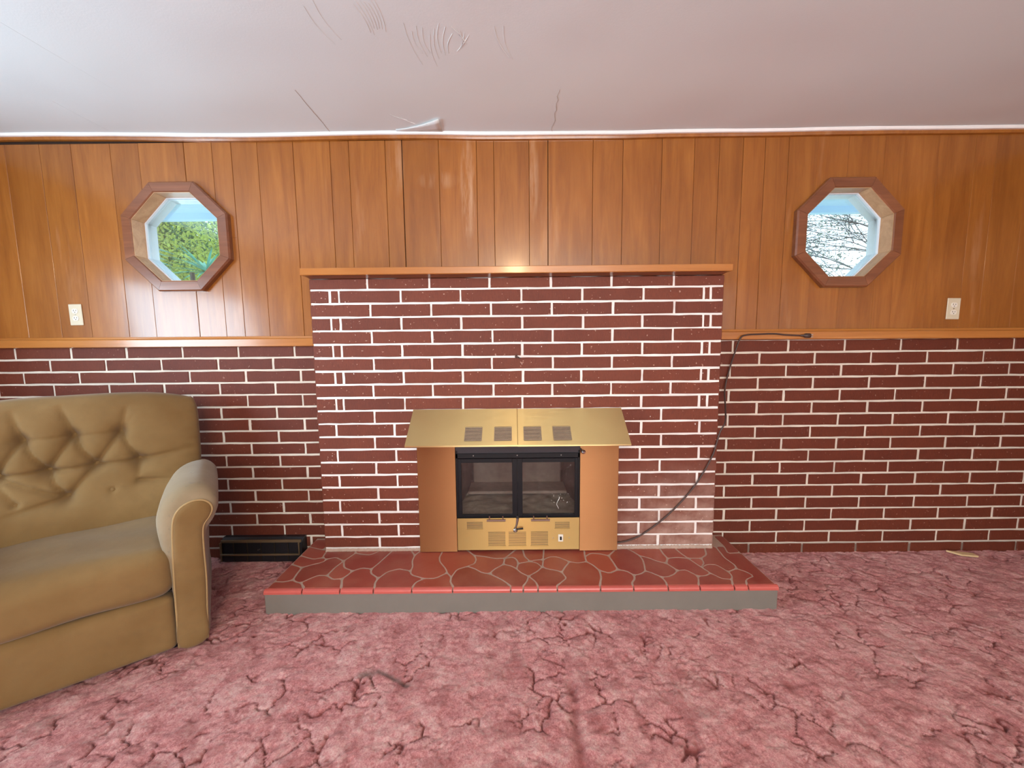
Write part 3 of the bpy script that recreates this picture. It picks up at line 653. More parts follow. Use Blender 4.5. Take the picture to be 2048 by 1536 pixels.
# ================================================================== HEARTH
FY = 1.660
XHL, XHR, ZH = -1.125, 1.178, 0.11
hearth = empty('hearth', (.026, FY, 0)); tag(hearth, 'low raised hearth of red painted flagstones with a grey riser', 'hearth')
mb = MB(); mb.bbox(XHL-.006, XHR+.006, FY-.018, 2.11, -.03, .0905, .003)
P(mb.build('riser', M_RISER, hearth))
mb = MB(); mb.box(XHL+.002, XHR-.002, FY-.004, 2.11, .090, ZH-.0008); P(mb.build('grout', M_GROUT, hearth))
STONES=[[(-1.042,1.718),(-1.018,1.700),(-0.993,1.695),(-0.963,1.730),(-0.942,1.751),(-0.897,1.750),(-0.890,1.816),(-0.871,1.875),(-0.926,1.911),(-0.966,1.894),(-0.972,1.864),(-1.007,1.847),(-1.054,1.819),(-1.050,1.763)],
[(-0.993,1.695),(-1.018,1.700),(-1.042,1.718),(-1.070,1.701),(-1.125,1.705),(-1.125,1.660),(-0.959,1.660)],
[(-0.993,1.695),(-0.959,1.660),(-0.788,1.660),(-0.814,1.723),(-0.854,1.718),(-0.897,1.750),(-0.942,1.751),(-0.963,1.730)],
[(-1.125,1.705),(-1.070,1.701),(-1.042,1.718),(-1.050,1.763),(-1.054,1.819),(-1.081,1.831),(-1.125,1.850)],
[(-1.125,1.850),(-1.081,1.831),(-1.054,1.819),(-1.007,1.847),(-0.972,1.864),(-0.966,1.894),(-0.993,1.907),(-1.033,1.892),(-1.125,1.930)],
[(-1.125,1.930),(-1.033,1.892),(-0.993,1.907),(-1.001,1.939),(-1.003,1.985),(-1.030,1.985),(-1.125,2.020)],
[(-0.993,1.907),(-0.966,1.894),(-0.926,1.911),(-0.871,1.875),(-0.842,1.950),(-0.855,1.985),(-1.003,1.985),(-1.001,1.939)],
[(-0.842,1.950),(-0.871,1.875),(-0.844,1.815),(-0.789,1.786),(-0.754,1.811),(-0.702,1.802),(-0.684,1.854),(-0.648,1.985),(-0.708,1.985),(-0.754,1.929),(-0.799,1.936)],
[(-0.855,1.985),(-0.842,1.950),(-0.799,1.936),(-0.754,1.929),(-0.708,1.985)],
[(-0.871,1.875),(-0.890,1.816),(-0.897,1.750),(-0.854,1.718),(-0.814,1.723),(-0.802,1.749),(-0.789,1.786),(-0.844,1.815)],
[(-0.702,1.802),(-0.754,1.811),(-0.789,1.786),(-0.802,1.749),(-0.814,1.723),(-0.788,1.660),(-0.637,1.660),(-0.647,1.690),(-0.643,1.725),(-0.696,1.768)],
[(-0.648,1.985),(-0.684,1.854),(-0.702,1.802),(-0.696,1.768),(-0.643,1.725),(-0.616,1.778),(-0.565,1.800),(-0.556,1.797),(-0.507,1.782),(-0.504,1.816),(-0.521,1.869),(-0.521,1.922),(-0.560,1.985)],
[(-0.643,1.725),(-0.647,1.690),(-0.637,1.660),(-0.464,1.660),(-0.460,1.687),(-0.428,1.719),(-0.495,1.749),(-0.507,1.782),(-0.556,1.797),(-0.565,1.800),(-0.616,1.778)],
[(-0.521,1.922),(-0.521,1.869),(-0.504,1.816),(-0.507,1.782),(-0.495,1.749),(-0.428,1.719),(-0.372,1.719),(-0.325,1.763),(-0.336,1.796),(-0.379,1.861),(-0.388,1.904),(-0.379,1.985),(-0.493,1.985)],
[(-0.560,1.985),(-0.521,1.922),(-0.493,1.985)],
[(-0.428,1.719),(-0.460,1.687),(-0.464,1.660),(-0.280,1.660),(-0.298,1.689),(-0.300,1.730),(-0.325,1.763),(-0.372,1.719)],
[(-0.379,1.985),(-0.388,1.904),(-0.379,1.861),(-0.336,1.796),(-0.325,1.763),(-0.300,1.730),(-0.283,1.790),(-0.235,1.817),(-0.201,1.840),(-0.195,1.882),(-0.211,1.916),(-0.266,1.985)],
[(-0.300,1.730),(-0.298,1.689),(-0.280,1.660),(-0.019,1.660),(-0.059,1.704),(-0.120,1.752),(-0.156,1.760),(-0.194,1.794),(-0.235,1.817),(-0.283,1.790)],
[(-0.211,1.916),(-0.195,1.882),(-0.201,1.840),(-0.235,1.817),(-0.194,1.794),(-0.156,1.760),(-0.120,1.752),(-0.103,1.787),(-0.056,1.832),(-0.050,1.886),(-0.098,1.883),(-0.150,1.903)],
[(-0.266,1.985),(-0.211,1.916),(-0.150,1.903),(-0.098,1.883),(-0.050,1.886),(0.018,1.985)],
[(0.018,1.985),(-0.050,1.886),(-0.007,1.897),(0.012,1.872),(0.018,1.836),(0.045,1.845),(0.077,1.856),(0.052,1.902),(0.042,1.985)],
[(-0.056,1.832),(-0.103,1.787),(-0.120,1.752),(-0.059,1.704),(-0.019,1.660),(0.038,1.660),(0.056,1.689),(0.065,1.730),(0.031,1.757),(0.009,1.791),(-0.013,1.814)],
[(-0.050,1.886),(-0.056,1.832),(-0.013,1.814),(0.009,1.791),(0.018,1.836),(0.012,1.872),(-0.007,1.897)],
[(0.009,1.791),(0.031,1.757),(0.065,1.730),(0.110,1.770),(0.135,1.806),(0.111,1.842),(0.077,1.856),(0.045,1.845),(0.018,1.836)],
[(0.042,1.985),(0.052,1.902),(0.077,1.856),(0.109,1.868),(0.145,1.870),(0.159,1.985)],
[(0.145,1.870),(0.109,1.868),(0.077,1.856),(0.111,1.842),(0.135,1.806),(0.141,1.840)],
[(0.159,1.985),(0.145,1.870),(0.179,1.897),(0.220,1.897),(0.277,1.850),(0.315,1.837),(0.360,1.849),(0.362,1.897),(0.372,1.985)],
[(0.145,1.870),(0.141,1.840),(0.135,1.806),(0.162,1.785),(0.196,1.778),(0.226,1.760),(0.248,1.804),(0.277,1.850),(0.220,1.897),(0.179,1.897)],
[(0.135,1.806),(0.110,1.770),(0.065,1.730),(0.095,1.689),(0.104,1.660),(0.191,1.660),(0.210,1.677),(0.242,1.712),(0.226,1.760),(0.196,1.778),(0.162,1.785)],
[(0.277,1.850),(0.248,1.804),(0.226,1.760),(0.242,1.712),(0.210,1.677),(0.191,1.660),(0.385,1.660),(0.405,1.715),(0.409,1.771),(0.387,1.819),(0.360,1.849),(0.315,1.837)],
[(0.362,1.897),(0.360,1.849),(0.387,1.819),(0.409,1.771),(0.451,1.748),(0.500,1.777),(0.494,1.840),(0.486,1.902),(0.446,1.921),(0.399,1.928)],
[(0.372,1.985),(0.362,1.897),(0.399,1.928),(0.446,1.921),(0.486,1.902),(0.556,1.985)],
[(0.556,1.985),(0.486,1.902),(0.494,1.840),(0.500,1.777),(0.538,1.766),(0.562,1.733),(0.595,1.738),(0.628,1.764),(0.639,1.809),(0.649,1.862),(0.644,1.899),(0.623,1.938),(0.591,1.985)],
[(0.500,1.777),(0.451,1.748),(0.409,1.771),(0.405,1.715),(0.385,1.660),(0.534,1.660),(0.537,1.677),(0.560,1.702),(0.562,1.733),(0.538,1.766)],
[(0.065,1.730),(0.056,1.689),(0.038,1.660),(0.104,1.660),(0.095,1.689)],
[(0.562,1.733),(0.560,1.702),(0.537,1.677),(0.534,1.660),(0.689,1.660),(0.694,1.678),(0.686,1.716),(0.644,1.757),(0.628,1.764),(0.595,1.738)],
[(0.644,1.899),(0.649,1.862),(0.639,1.809),(0.628,1.764),(0.644,1.757),(0.686,1.716),(0.719,1.715),(0.758,1.738),(0.784,1.766),(0.753,1.828),(0.717,1.844),(0.680,1.880)],
[(0.591,1.985),(0.623,1.938),(0.644,1.899),(0.680,1.880),(0.717,1.844),(0.753,1.828),(0.778,1.872),(0.773,1.916),(0.774,1.985)],
[(0.778,1.872),(0.753,1.828),(0.784,1.766),(0.826,1.770),(0.858,1.719),(0.893,1.719),(0.931,1.741),(0.911,1.791),(0.882,1.870),(0.829,1.881)],
[(0.774,1.985),(0.773,1.916),(0.778,1.872),(0.829,1.881),(0.882,1.870),(0.864,1.921),(0.854,1.985)],
[(0.854,1.985),(0.864,1.921),(0.882,1.870),(0.946,1.869),(0.991,1.902),(1.020,1.985)],
[(0.946,1.869),(0.882,1.870),(0.911,1.791),(0.943,1.831)],
[(1.020,1.985),(0.991,1.902),(0.946,1.869),(0.943,1.831),(0.911,1.791),(0.951,1.815),(0.994,1.811),(1.018,1.751),(1.072,1.777),(1.084,1.804),(1.067,1.874),(1.079,1.985)],
[(1.018,1.751),(0.994,1.811),(0.951,1.815),(0.911,1.791),(0.931,1.741),(0.958,1.698),(1.002,1.690),(1.021,1.722)],
[(0.784,1.766),(0.758,1.738),(0.719,1.715),(0.686,1.716),(0.694,1.678),(0.689,1.660),(0.832,1.660),(0.848,1.686),(0.858,1.719),(0.826,1.770)],
[(0.858,1.719),(0.848,1.686),(0.832,1.660),(0.986,1.660),(1.002,1.690),(0.958,1.698),(0.931,1.741),(0.893,1.719)],
[(1.002,1.690),(0.986,1.660),(1.049,1.660),(1.067,1.689),(1.120,1.715),(1.104,1.750),(1.072,1.777),(1.018,1.751),(1.021,1.722)],
[(1.079,1.985),(1.067,1.874),(1.084,1.804),(1.072,1.777),(1.104,1.750),(1.120,1.715),(1.067,1.689),(1.049,1.660),(1.178,1.660),(1.178,1.920),(1.107,1.914),(1.125,1.985)],
[(-1.125,2.020),(-1.030,1.985),(-1.030,2.100),(-1.125,2.100)],
[(1.125,1.985),(1.107,1.914),(1.178,1.920),(1.178,2.100),(1.125,2.100)]]

def inset_poly(pts, d):
    n = len(pts); out = []
    for i in range(n):
        a, b, c = Vector(pts[i-1]), Vector(pts[i]), Vector(pts[(i+1) % n])
        e1, e2 = (b-a), (c-b)
        if e1.length < 1e-6 or e2.length < 1e-6: continue
        n1 = Vector((-e1.y, e1.x)).normalized(); n2 = Vector((-e2.y, e2.x)).normalized()
        m = n1+n2
        if m.length < .3: m = n1
        m = m/max(m.dot(n1), .45)
        def dd(p, nn): # no inset needed along outer rim except a little
            return d
        out.append(b+m*d)
    return out
def rim(p): return p[1] < FY+1e-4
jr = random.Random(5)
for pts in STONES:
    # smooth: subdivide edges with slight waviness, then corner-cut once
    q = []
    n = len(pts)
    for i in range(n):
        a, b = Vector(pts[i]), Vector(pts[(i+1) % n]); q.append(a)
        straight = (abs(a.y-b.y) < 1e-4 and (a.y < FY+.002 or a.y > 1.9)) or (abs(a.x-b.x) < 1e-4)
        k = int((b-a).length/.04)
        for t in range(1, k+1): q.append(a+(b-a)*t/(k+1))
    r_ = []
    for i in range(len(q)):
        a, b, c = q[i-1], q[i], q[(i+1) % len(q)]
        ang = (b-a).angle(c-b) if (b-a).length > 1e-6 and (c-b).length > 1e-6 else 0
        if ang > .15 and not (b.y < FY+.001 and (abs(b.x-XHL) < .002 or abs(b.x-XHR) < .002)):
            k = .32 if b.y > FY+.001 else .12
            r_ += [b+(a-b)*k, b+(c-b)*k]
        else: r_.append(b)
    hw = jr.uniform(.0028, .0044)
    ip = inset_poly(r_, hw)
    ip = [Vector((max(XHL-.003, min(XHR+.003, v.x)), v.y)) for v in ip]
    # clamp front rim to the nosing line
    ip = [Vector((v.x, FY-.006)) if v.y < FY+.0045 else v for v in ip]
    c = sum(ip, Vector((0, 0)))/len(ip); m = len(ip)
    top = [(c.x+(v.x-c.x)*.985, c.y+(v.y-c.y)*.985 if v.y > FY else v.y+.0028, ZH) for v in ip]
    md = [(v.x, v.y, ZH-.0016) for v in ip]; lo = [(v.x, v.y, ZH-.007) for v in ip]
    V = top+md+lo; Fc = [tuple(range(m))]
    for i in range(m):
        j = (i+1) % m; Fc += [(m+i, m+j, j, i), (2*m+i, 2*m+j, m+j, m+i)]
    P(MB().add([(v[0], v[1], v[2]) for v in V], Fc).build('stone', M_STONE, hearth))
# glossy red nosing, broken where the joints run over the edge
cuts = sorted(set(round(p[0], 4) for s_ in STONES for p in s_ if p[1] < FY+.002))
for a, b in zip(cuts, cuts[1:]):
    if b-a < .008: continue
    a2 = a+(.0032 if a > XHL+.01 else -.006); b2 = b-(.0032 if b < XHR-.01 else -.006)
    V = []; prof = [(FY-.004, ZH-.001), (FY-.012, ZH-.0015), (FY-.019, ZH-.005), (FY-.0215, ZH-.011), (FY-.0215, ZH-.0205), (FY-.004, ZH-.0205)]
    m = len(prof); V = [(x, y, z) for x in (a2, b2) for y, z in prof]
    P(MB().add(V, [tuple(range(m)), tuple(range(m, 2*m))]+[(i, (i+1) % m, m+(i+1) % m, m+i) for i in range(m)]).build('nosing', M_NOSING, hearth))
# rough skim of mortar where chimney meets hearth
V = []; Fc = []; n = 90
for side in ((XCL+.004, -.50), (.545, XCR-.004)):
    V = []; Fc = []
    for i in range(n+1):
        x = side[0]+(side[1]-side[0])*i/n; j = random.uniform(-.0025, .0025); k = .012 if side[0] > 0 else .0045
        V += [(x, CH+.001, ZH+.009+k*random.uniform(.2, 1)), (x, CH-.002, ZH+.006+j), (x, CH-.006-.004*random.random(), ZH+.0004), (x, CH+.006, ZH-.001)]
    for i in range(n):
        for m in range(3): Fc.append((i*4+m, i*4+4+m, i*4+5+m, i*4+1+m))
    P(MB().add(V, Fc).build('mortar_skim', M_GROUT, ch, True))

# ================================================================== FIREPLACE INSERT
ins = empty('fireplace_insert', (.022, 1.96, ZH)); tag(ins, 'brass fireplace insert with slanted vented hood and two glass doors', 'stove')
def part(mb, name, mat, par=ins, smooth=False, label=None):
    o = mb.build(name, mat, par, smooth)
    if par is ins: P(o)
    else: o.location = (0, 0, 0)
    if label: o['label'] = label
    return o
def sub(mb, name, mat, par, smooth=False): return mb.build(name, mat, par, smooth)
YS = 1.947
for x0, x1 in ((-.4975, -.3005), (.343, .5415)):
    mb = MB(); mb.bbox(x0, x1, YS, YS+.003, ZH+.004, .80, .0008)
    if x0 < 0: mb.box(x0, x0+.003, YS+.002, CH, ZH+.004, .80); mb.box(x1-.003, x1, YS+.002, YS+.018, ZH+.004, .80)
    else: mb.box(x1-.003, x1, YS+.002, CH, ZH+.004, .80); mb.box(x0, x0+.003, YS+.002, YS+.018, ZH+.004, .80)
    part(mb, 'side_panel', M_COPPER)
M_LOUV = simple('dull_brass_louvre', (.34, .26, .17), .5, .5); M_VENTB = simple('vent_shadow_brown', (.055, .040, .036), .7)
# hood: two overlapping slanted sheets
HT, HB = Vector((0, 1.966, .871)), Vector((0, 1.782, .7285)); SL = (HB-HT); SN = Vector((0, SL.z, -SL.y)).normalized(); SN = SN if SN.z > 0 else -SN
def sheet(x0, x1, off=0.0, w=.0018):
    a, b = HT+SN*off, HB+SN*off; d = SL.normalized()
    poly = [a, b, b+Vector((0, .001, -.007)), b+Vector((0, .004, -.007)), b-SN*w+Vector((0, .003, 0)), a-SN*w]
    return MB().extrude([Vector((x0, p.y, p.z)) for p in poly], (x1-x0, 0, 0))
hl = part(sheet(-.512, .020, .0012), 'hood_panel', M_BRASS); hr = part(sheet(.0195, .554, 0), 'hood_panel', M_BRASS)
for x, par in ((-.512, hl), (.552, hr)):
    mb = MB(); mb.extrude([(x, HT.y+.004, HT.z-.003), (x, HB.y+.002, HB.z-.002), (x, HT.y+.004, HB.z-.002)], (.002, 0, 0)); sub(mb, 'hood_end', M_BRASS, par)
mb = MB(); mb.tube([tuple(HT+Vector((.0205, 0, .001))+SN*.001), tuple(HB+Vector((.0205, 0, 0))+SN*.001)], .0016, 6); part(mb, 'seam', M_BRASS)
def pslope(x, s, off): v = HT+SL*s+SN*off; return Vector((x, v.y, v.z))
for x0, x1, par in ((-.233, -.152, hl), (-.091, -.009, hl), (.051, .134, hr), (.193, .277, hr)):
    s0, s1 = .53, .885; mb = MB()
    mb.add([pslope(x0, s0, .0016), pslope(x1, s0, .0016), pslope(x1, s1, .0016), pslope(x0, s1, .0016), pslope(x0, s0, .0), pslope(x1, s0, 0), pslope(x1, s1, 0), pslope(x0, s1, 0)], [(0, 1, 2, 3), (4, 5, 1, 0), (5, 6, 2, 1), (6, 7, 3, 2), (7, 4, 0, 3)])
    v = sub(mb, 'vent', M_VENTB, par)
    mb = MB(); K = 10
    for k in range(K):
        a = s0+(s1-s0)*(k+.3)/K; b = a+(s1-s0)*.26/K
        mb.add([pslope(x0, a, .0034), pslope(x1, a, .0034), pslope(x1, b, .0022), pslope(x0, b, .0022), pslope(x0, a, .0016), pslope(x1, a, .0016)], [(0, 1, 2, 3), (0, 4, 5, 1)])
    for e0, e1, f0, f1 in ((x0-.002, x0+.001, s0, s1), (x1-.001, x1+.002, s0, s1), (x0, x1, s0-.012, s0), (x0, x1, s1, s1+.012)):
        mb.add([pslope(e0, f0, .003), pslope(e1, f0, .003), pslope(e1, f1, .003), pslope(e0, f1, .003)], [(0, 1, 2, 3)])
    sub(mb, 'louvres', M_LOUV, par)
# black front frame
mb = MB(); YF = 1.956
mb.bbox(-.300, .3425, YF, YF+.012, .615, .640, .001); mb.box(-.300, -.290, YF, YF+.02, .292, .70); mb.box(.3345, .3425, YF, YF+.02, .292, .70); mb.box(-.29, .334, YF+.002, YF+.014, .292, .300)
fr_ = part(mb, 'door_frame', M_BLACK)
mb = MB(); mb.extrude([(-.300, YF-.012, .700), (-.300, YF+.004, .640), (-.300, YF+.008, .640), (-.300, YF+.008, .704)], (.6425, 0, 0)); part(mb, 'smoke_shield', simple('charcoal_enamel', (.05, .05, .056), .42))
for x in (-.208, .019, .246):
    mb = MB(); mb.lathe([(.0032, 0), (.0028, .0015), (.001, .0022)], Matrix.Translation((x, YF, .629)) @ facing((0, -1, 0)), 10); part(mb, 'screw', M_STEEL, label='small steel screw')
for x0, x1, g0, g1 in ((-.289, .0175, -.272, -.008), (.0185, .334, .045, .318)):
    mb = MB(); z0, z1, a, b = .300, .613, .312, .592
    mb.box(x0, g0, YF-.002, YF+.014, z0, z1); mb.box(g1, x1, YF-.002, YF+.014, z0, z1); mb.box(g0, g1, YF-.002, YF+.014, z0, a); mb.box(g0, g1, YF-.002, YF+.014, b, z1)
    d = part(mb, 'glass_door', M_BLACK)
    bv = d.modifiers.new('b', 'BEVEL'); bv.width = .001; bv.segments = 1
    mb = MB(); mb.box(g0-.002, g1+.002, YF+.004, YF+.007, a-.002, b+.002); sub(mb, 'pane', M_FIREGLASS, d)
    if x0 > 0:
        mb = MB(); cp_ = [(.238, YF+.0035, .404), (.236, YF+.0035, .392), (.228, YF+.0035, .378), (.224, YF+.0035, .362), (.229, YF+.0035, .352), (.234, YF+.0035, .340)]
        mb.tube(crom(cp_, 4), [.0018]*7+[.0011]*14, 5)
        for q in range(16): mb.lathe([(.0014, 0), (.0008, .0006)], Matrix.Translation((random.uniform(.19, .30), YF+.004, random.uniform(.365, .42))) @ facing((0, -1, 0)) @ Matrix.Diagonal((random.uniform(.6, 2.4), .8, 1, 1)), 6)
        sub(mb, 'dried_drip', M_RISER if False else simple('white_residue', (.66, .66, .62), .8), d)
    h0 = -.143 if x0 < 0 else .088; mb = MB()
    mb.tube([(h0, YF-.020, .288), (h0+.098, YF-.020, .288)], .0055, 8)
    for q in (.014, .084): mb.tube([(h0+q, YF-.020, .288), (h0+q, YF-.002, .303)], .003, 6)
    sub(mb, 'handle', simple('brown_handle', (.16, .075, .05), .45), d)
# lower brass panel with grilles, latch and switch
YL = 1.946; mb = MB(); mb.bbox(-.2985, .3415, YL, YL+.003, .122, .2965, .0008); mb.box(-.2985, .3415, YL+.002, CH, .122, .125)
M_LOWB = mat_brass('brushed_brass_low', (0.36, 0.225, 0.085), 0.28)
lp = part(mb, 'lower_panel', M_LOWB)
for x0, x1, z0, z1 in ((-.137, -.047, .146, .221), (-.030, .062, .146, .221), (.087, .177, .146, .221), (-.248, -.165, .240, .276), (.214, .290, .240, .272)):
    mb = MB(); mb.box(x0, x1, YL-.0008, YL, z0, z1); K = int((z1-z0)/.0062)
    v = sub(mb, 'vent', M_REGDARK, lp); mb = MB()
    for k in range(K):
        a = z0+(z1-z0)*(k+.15)/K; b = a+(z1-z0)*.5/K
        mb.add([(x0, YL-.0012, b), (x1, YL-.0012, b), (x1, YL-.0016, a), (x0, YL-.0016, a), (x0, YL-.0008, a), (x1, YL-.0008, a)], [(0, 3, 2, 1), (3, 4, 5, 2)])
    mb.box(x0-.002, x1+.002, YL-.0035, YL, z0-.0035, z0-.0005)
    sub(mb, 'louvres', M_LOWB, lp)
mb = MB(); mb.bbox(.2305, .2565, YL-.004, YL, .167, .206, .0012); sw = part(mb, 'switch_plate', M_WHITEP, label='small white switch plate')
mb = MB(); mb.bbox(.239, .248, YL-.010, YL-.003, .178, .195, .001); sub(mb, 'rocker', M_BLACK, sw)
for x in (.203, .288):
    mb = MB(); mb.lathe([(.003, 0), (.0026, .0012), (.001, .002)], Matrix.Translation((x, YL, .186)) @ facing((0, -1, 0)), 8); part(mb, 'screw', M_STEEL, label='small steel screw')
mb = MB(); mb.lathe([(.006, 0), (.006, .016), (.010, .018), (.011, .026), (.006, .031)], Matrix.Translation((.006, YL, .241)) @ facing((0, -1, 0)), 14)
mb.tube([(.006, YL-.008, .245), (.014, YL-.008, .268), (.018, YL-.006, .295), (.018, YL+.008, .300)], [.004, .005, .007, .007], 8)
lt = part(mb, 'latch', M_STEEL, label='steel door latch')
mb = MB(); mb.tube([(.010, YL-.026, .2475), (.046, YL-.028, .253)], [.0035, .0048], 8); sub(mb, 'lever', M_BLACK, lt)
mb = MB(); mb.tube([(.345, YS+.002, .665), (.352, YS-.022, .654)], .0035, 6); mb.lathe([(.004, 0), (.0095, .005), (.0105, .014), (.006, .020)], Matrix.Translation((.352, YS-.018, .656)) @ facing((.25, -1, -.1)), 14)
part(mb, 'damper_knob', M_STEEL, label='dark steel damper knob')
# firebox seen through the glass
mb = MB(); x0, x1, z0, z1, yb = -.335, .375, .125, .73, 2.42
mb.add([(x0, 1.985, z0), (x1, 1.985, z0), (x1-.07, yb, z0), (x0+.07, yb, z0), (x0, 1.985, z1), (x1, 1.985, z1), (x1-.07, yb, z1), (x0+.07, yb, z1)], [(0, 1, 2, 3), (4, 7, 6, 5), (1, 5, 6, 2), (2, 6, 7, 3), (3, 7, 4, 0)])
fb = mb.build('firebox', M_SOOT, ins, fix=False); P(fb)
md = fb.modifiers.new('s', 'SOLIDIFY'); md.thickness = .004; md.offset = 0
mb = MB(); mb.box(-.25, .29, 2.36, 2.375, .34, .70); sub(mb, 'baffle_plate', simple('grey_cast_plate', (.27, .24, .21), .8, 0, .4, 30, .3), fb)
mb = MB()
for k in range(12): x = -.145+k*.030; mb.box(x, x+.012, 2.352, 2.3595, .47, .57)
sub(mb, 'baffle_slots', M_REGDARK, fb)
mb = MB(); mb.bbox(-.27, .31, 2.20, 2.36, .325, .343, .004); mb.bbox(-.30, .34, 2.08, 2.10, .26, .275, .003); sub(mb, 'shelf', simple('grey_ledge', (.36, .33, .30), .8, 0, .3, 30, .3), fb)
mb = MB()
for k in range(9): x = -.24+k*.062; mb.tube([(x, 2.02, .222), (x, 2.33, .222)], .007, 6)
mb.tube([(-.27, 2.03, .212), (.31, 2.03, .212)], .008, 6); mb.tube([(-.27, 2.32, .212), (.31, 2.32, .212)], .008, 6)
sub(mb, 'grate', M_BLACK, fb)
xs = np.linspace(-.31, .35, 50); ys = np.linspace(1.99, 2.37, 30); X, Y = np.meshgrid(xs, ys)
link('ash_bed', grid_mesh('ash_bed', X, Y, .285+.05*vnoise(X, Y, .07, 61)*0+.018*vnoise(X, Y, .05, 62)+.006*vnoise(X, Y, .015, 63)-.0*Y, M_ASH), fb)['kind'] = 'stuff'

# ================================================================== OUTLETS
def outlet(x, z, label, roll):
    r = empty('electrical_outlet', (x, YP, z)); tag(r, label, 'outlet'); r.rotation_euler = (0, roll, 0)
    w, h = .035, .0565
    o = MB().bbox(-w, w, -.0055, 0, -h, h, .002).build('cover_plate', M_PLASTIC, r)
    for s in (1, -1):
        pr = []
        for k in range(24):
            a = 2*math.pi*k/24; px = .0165*math.cos(a); pz = .0155*math.sin(a)*1.0
            pr.append((px, -.0074, max(-.0125, min(.0125, pz))+s*.0195))
        f = MB().extrude(pr, (0, .003, 0)).build('receptacle', M_WHITEP, r)
        mb = MB(); mb.box(-.0075, -.0052, -.0078, -.0072, s*.0195-.001, s*.0195+.0075); mb.box(.0052, .0075, -.0078, -.0072, s*.0195, s*.0195+.0065)
        mb.lathe([(.0024, 0), (.0024, .0006)], Matrix.Translation((0, -.0072, s*.0195-.0065)) @ facing((0, -1, 0)), 8)
        mb.build('slots', M_BLACK, f)
    MB().lathe([(.0034, 0), (.003, .0012), (.001, .0018)], Matrix.Translation((0, -.0055, 0)) @ facing((0, -1, 0)), 10).build('screw', M_STEEL, r)
outlet(-2.366, 1.384, 'ivory duplex outlet on the panelling below the left octagonal window', -.01)
outlet(2.384, 1.368, 'ivory duplex outlet on the panelling to the right of the right octagonal window', .01)

# ================================================================== POWER CORD
pts = [(1.535, 2.076, 1.2315), (1.45, 2.077, 1.236), (1.395, 2.077, 1.242), (1.31, 2.077, 1.241), (1.245, 2.077, 1.237), (1.212, 2.074, 1.221), (1.192, 2.082, 1.15), (1.172, 2.10, 1.04), (1.150, 2.09, .94), (1.125, 2.03, .85), (1.092, 1.968, .79), (1.063, 1.962, .735), (1.028, 1.960, .612), (.943, 1.962, .453), (.818, 1.963, .305), (.689, 1.963, .200), (.616, 1.963, .163), (.560, 1.962, .150), (.543, 1.964, .150)]
cp = crom(pts, 6)
cord = MB().tube(cp, .0042, 8).build('power_cord', M_CORD, None, True); tag(cord, 'long brown power cord draped over the right rail and down the chimney to the insert', 'cord')
d = Vector((1, 0, -.03)).normalized(); Mx = Matrix.Translation((1.530, 2.076, 1.2318)) @ facing(d)
mb = MB().lathe([(.0045, 0), (.006, .012), (.0065, .02), (.0115, .026), (.0125, .05), (.010, .052)], Mx, 12)
pg = mb.build('plug', M_CORD, cord, True)
mb = MB()
for s in (-.0055, .0055): mb.box(1.580, 1.598, 2.0752, 2.0768, 1.2300+s-.003, 1.2300+s+.003)
mb.build('prongs', M_STEEL, pg)

# ================================================================== WALL REGISTER
rg = empty('wall_register', (-1.42, 2.116, 0)); tag(rg, 'dark metal baseboard heat register on the brick beside the hearth', 'vent')
mb = MB(); x0, x1 = -1.645, -1.188
mb.extrude([(x0, 2.116, .004), (x0, 2.060, .004), (x0, 2.066, .112), (x0, 2.092, .132), (x0, 2.116, .132)], (x1-x0, 0, 0))
P(mb.build('housing', M_REGDARK, rg))
mb = MB(); yy = lambda z: 2.060+(z-.004)/.108*.006
mb.bbox(x0+.004, x1-.004, 2.0625, 2.072, .112, .127, .001); mb.bbox(x0, x1-.012, 2.055, 2.066, .040, .049, .001); mb.bbox(x1-.018, x1-.012, 2.056, 2.07, .049, .114, .001); mb.bbox(x0, x0+.008, 2.056, 2.07, .004, .114, .001)
P(mb.build('front_frame', M_REGISTER, rg))
for k in range(1, 6):
    x = x0+(x1-x0)*k/6; mb = MB(); mb.box(x-.0012, x+.0012, 2.0565, 2.062, .006, .040); mb.box(x-.0012, x+.0012, 2.059, 2.064, .050, .112); P(mb.build('slat', simple('slat_brown', (.05, .035, .022), .45, .5), rg))
mb = MB(); mb.tube([(-1.425, 2.062, .075), (-1.425, 2.048, .078)], .003, 6); P(mb.build('damper_lever', M_STEEL, rg))

# ================================================================== SMALL THINGS ON THE CARPET
mb = MB(); Mt = Matrix.Translation((2.50, 2.060, .006)) @ Matrix.Rotation(math.radians(-16), 4, 'Z')
mb.extrude([(-.06, .018, .0), (.055, .018, .0), (.062, -.012, 0), (-.012, -.016, 0)], (0, 0, .009), Mt)
tag(mb.build('wood_chip', M_CHIP), 'pale offcut of wood lying on the carpet against the right brick wall', 'wood offcut')

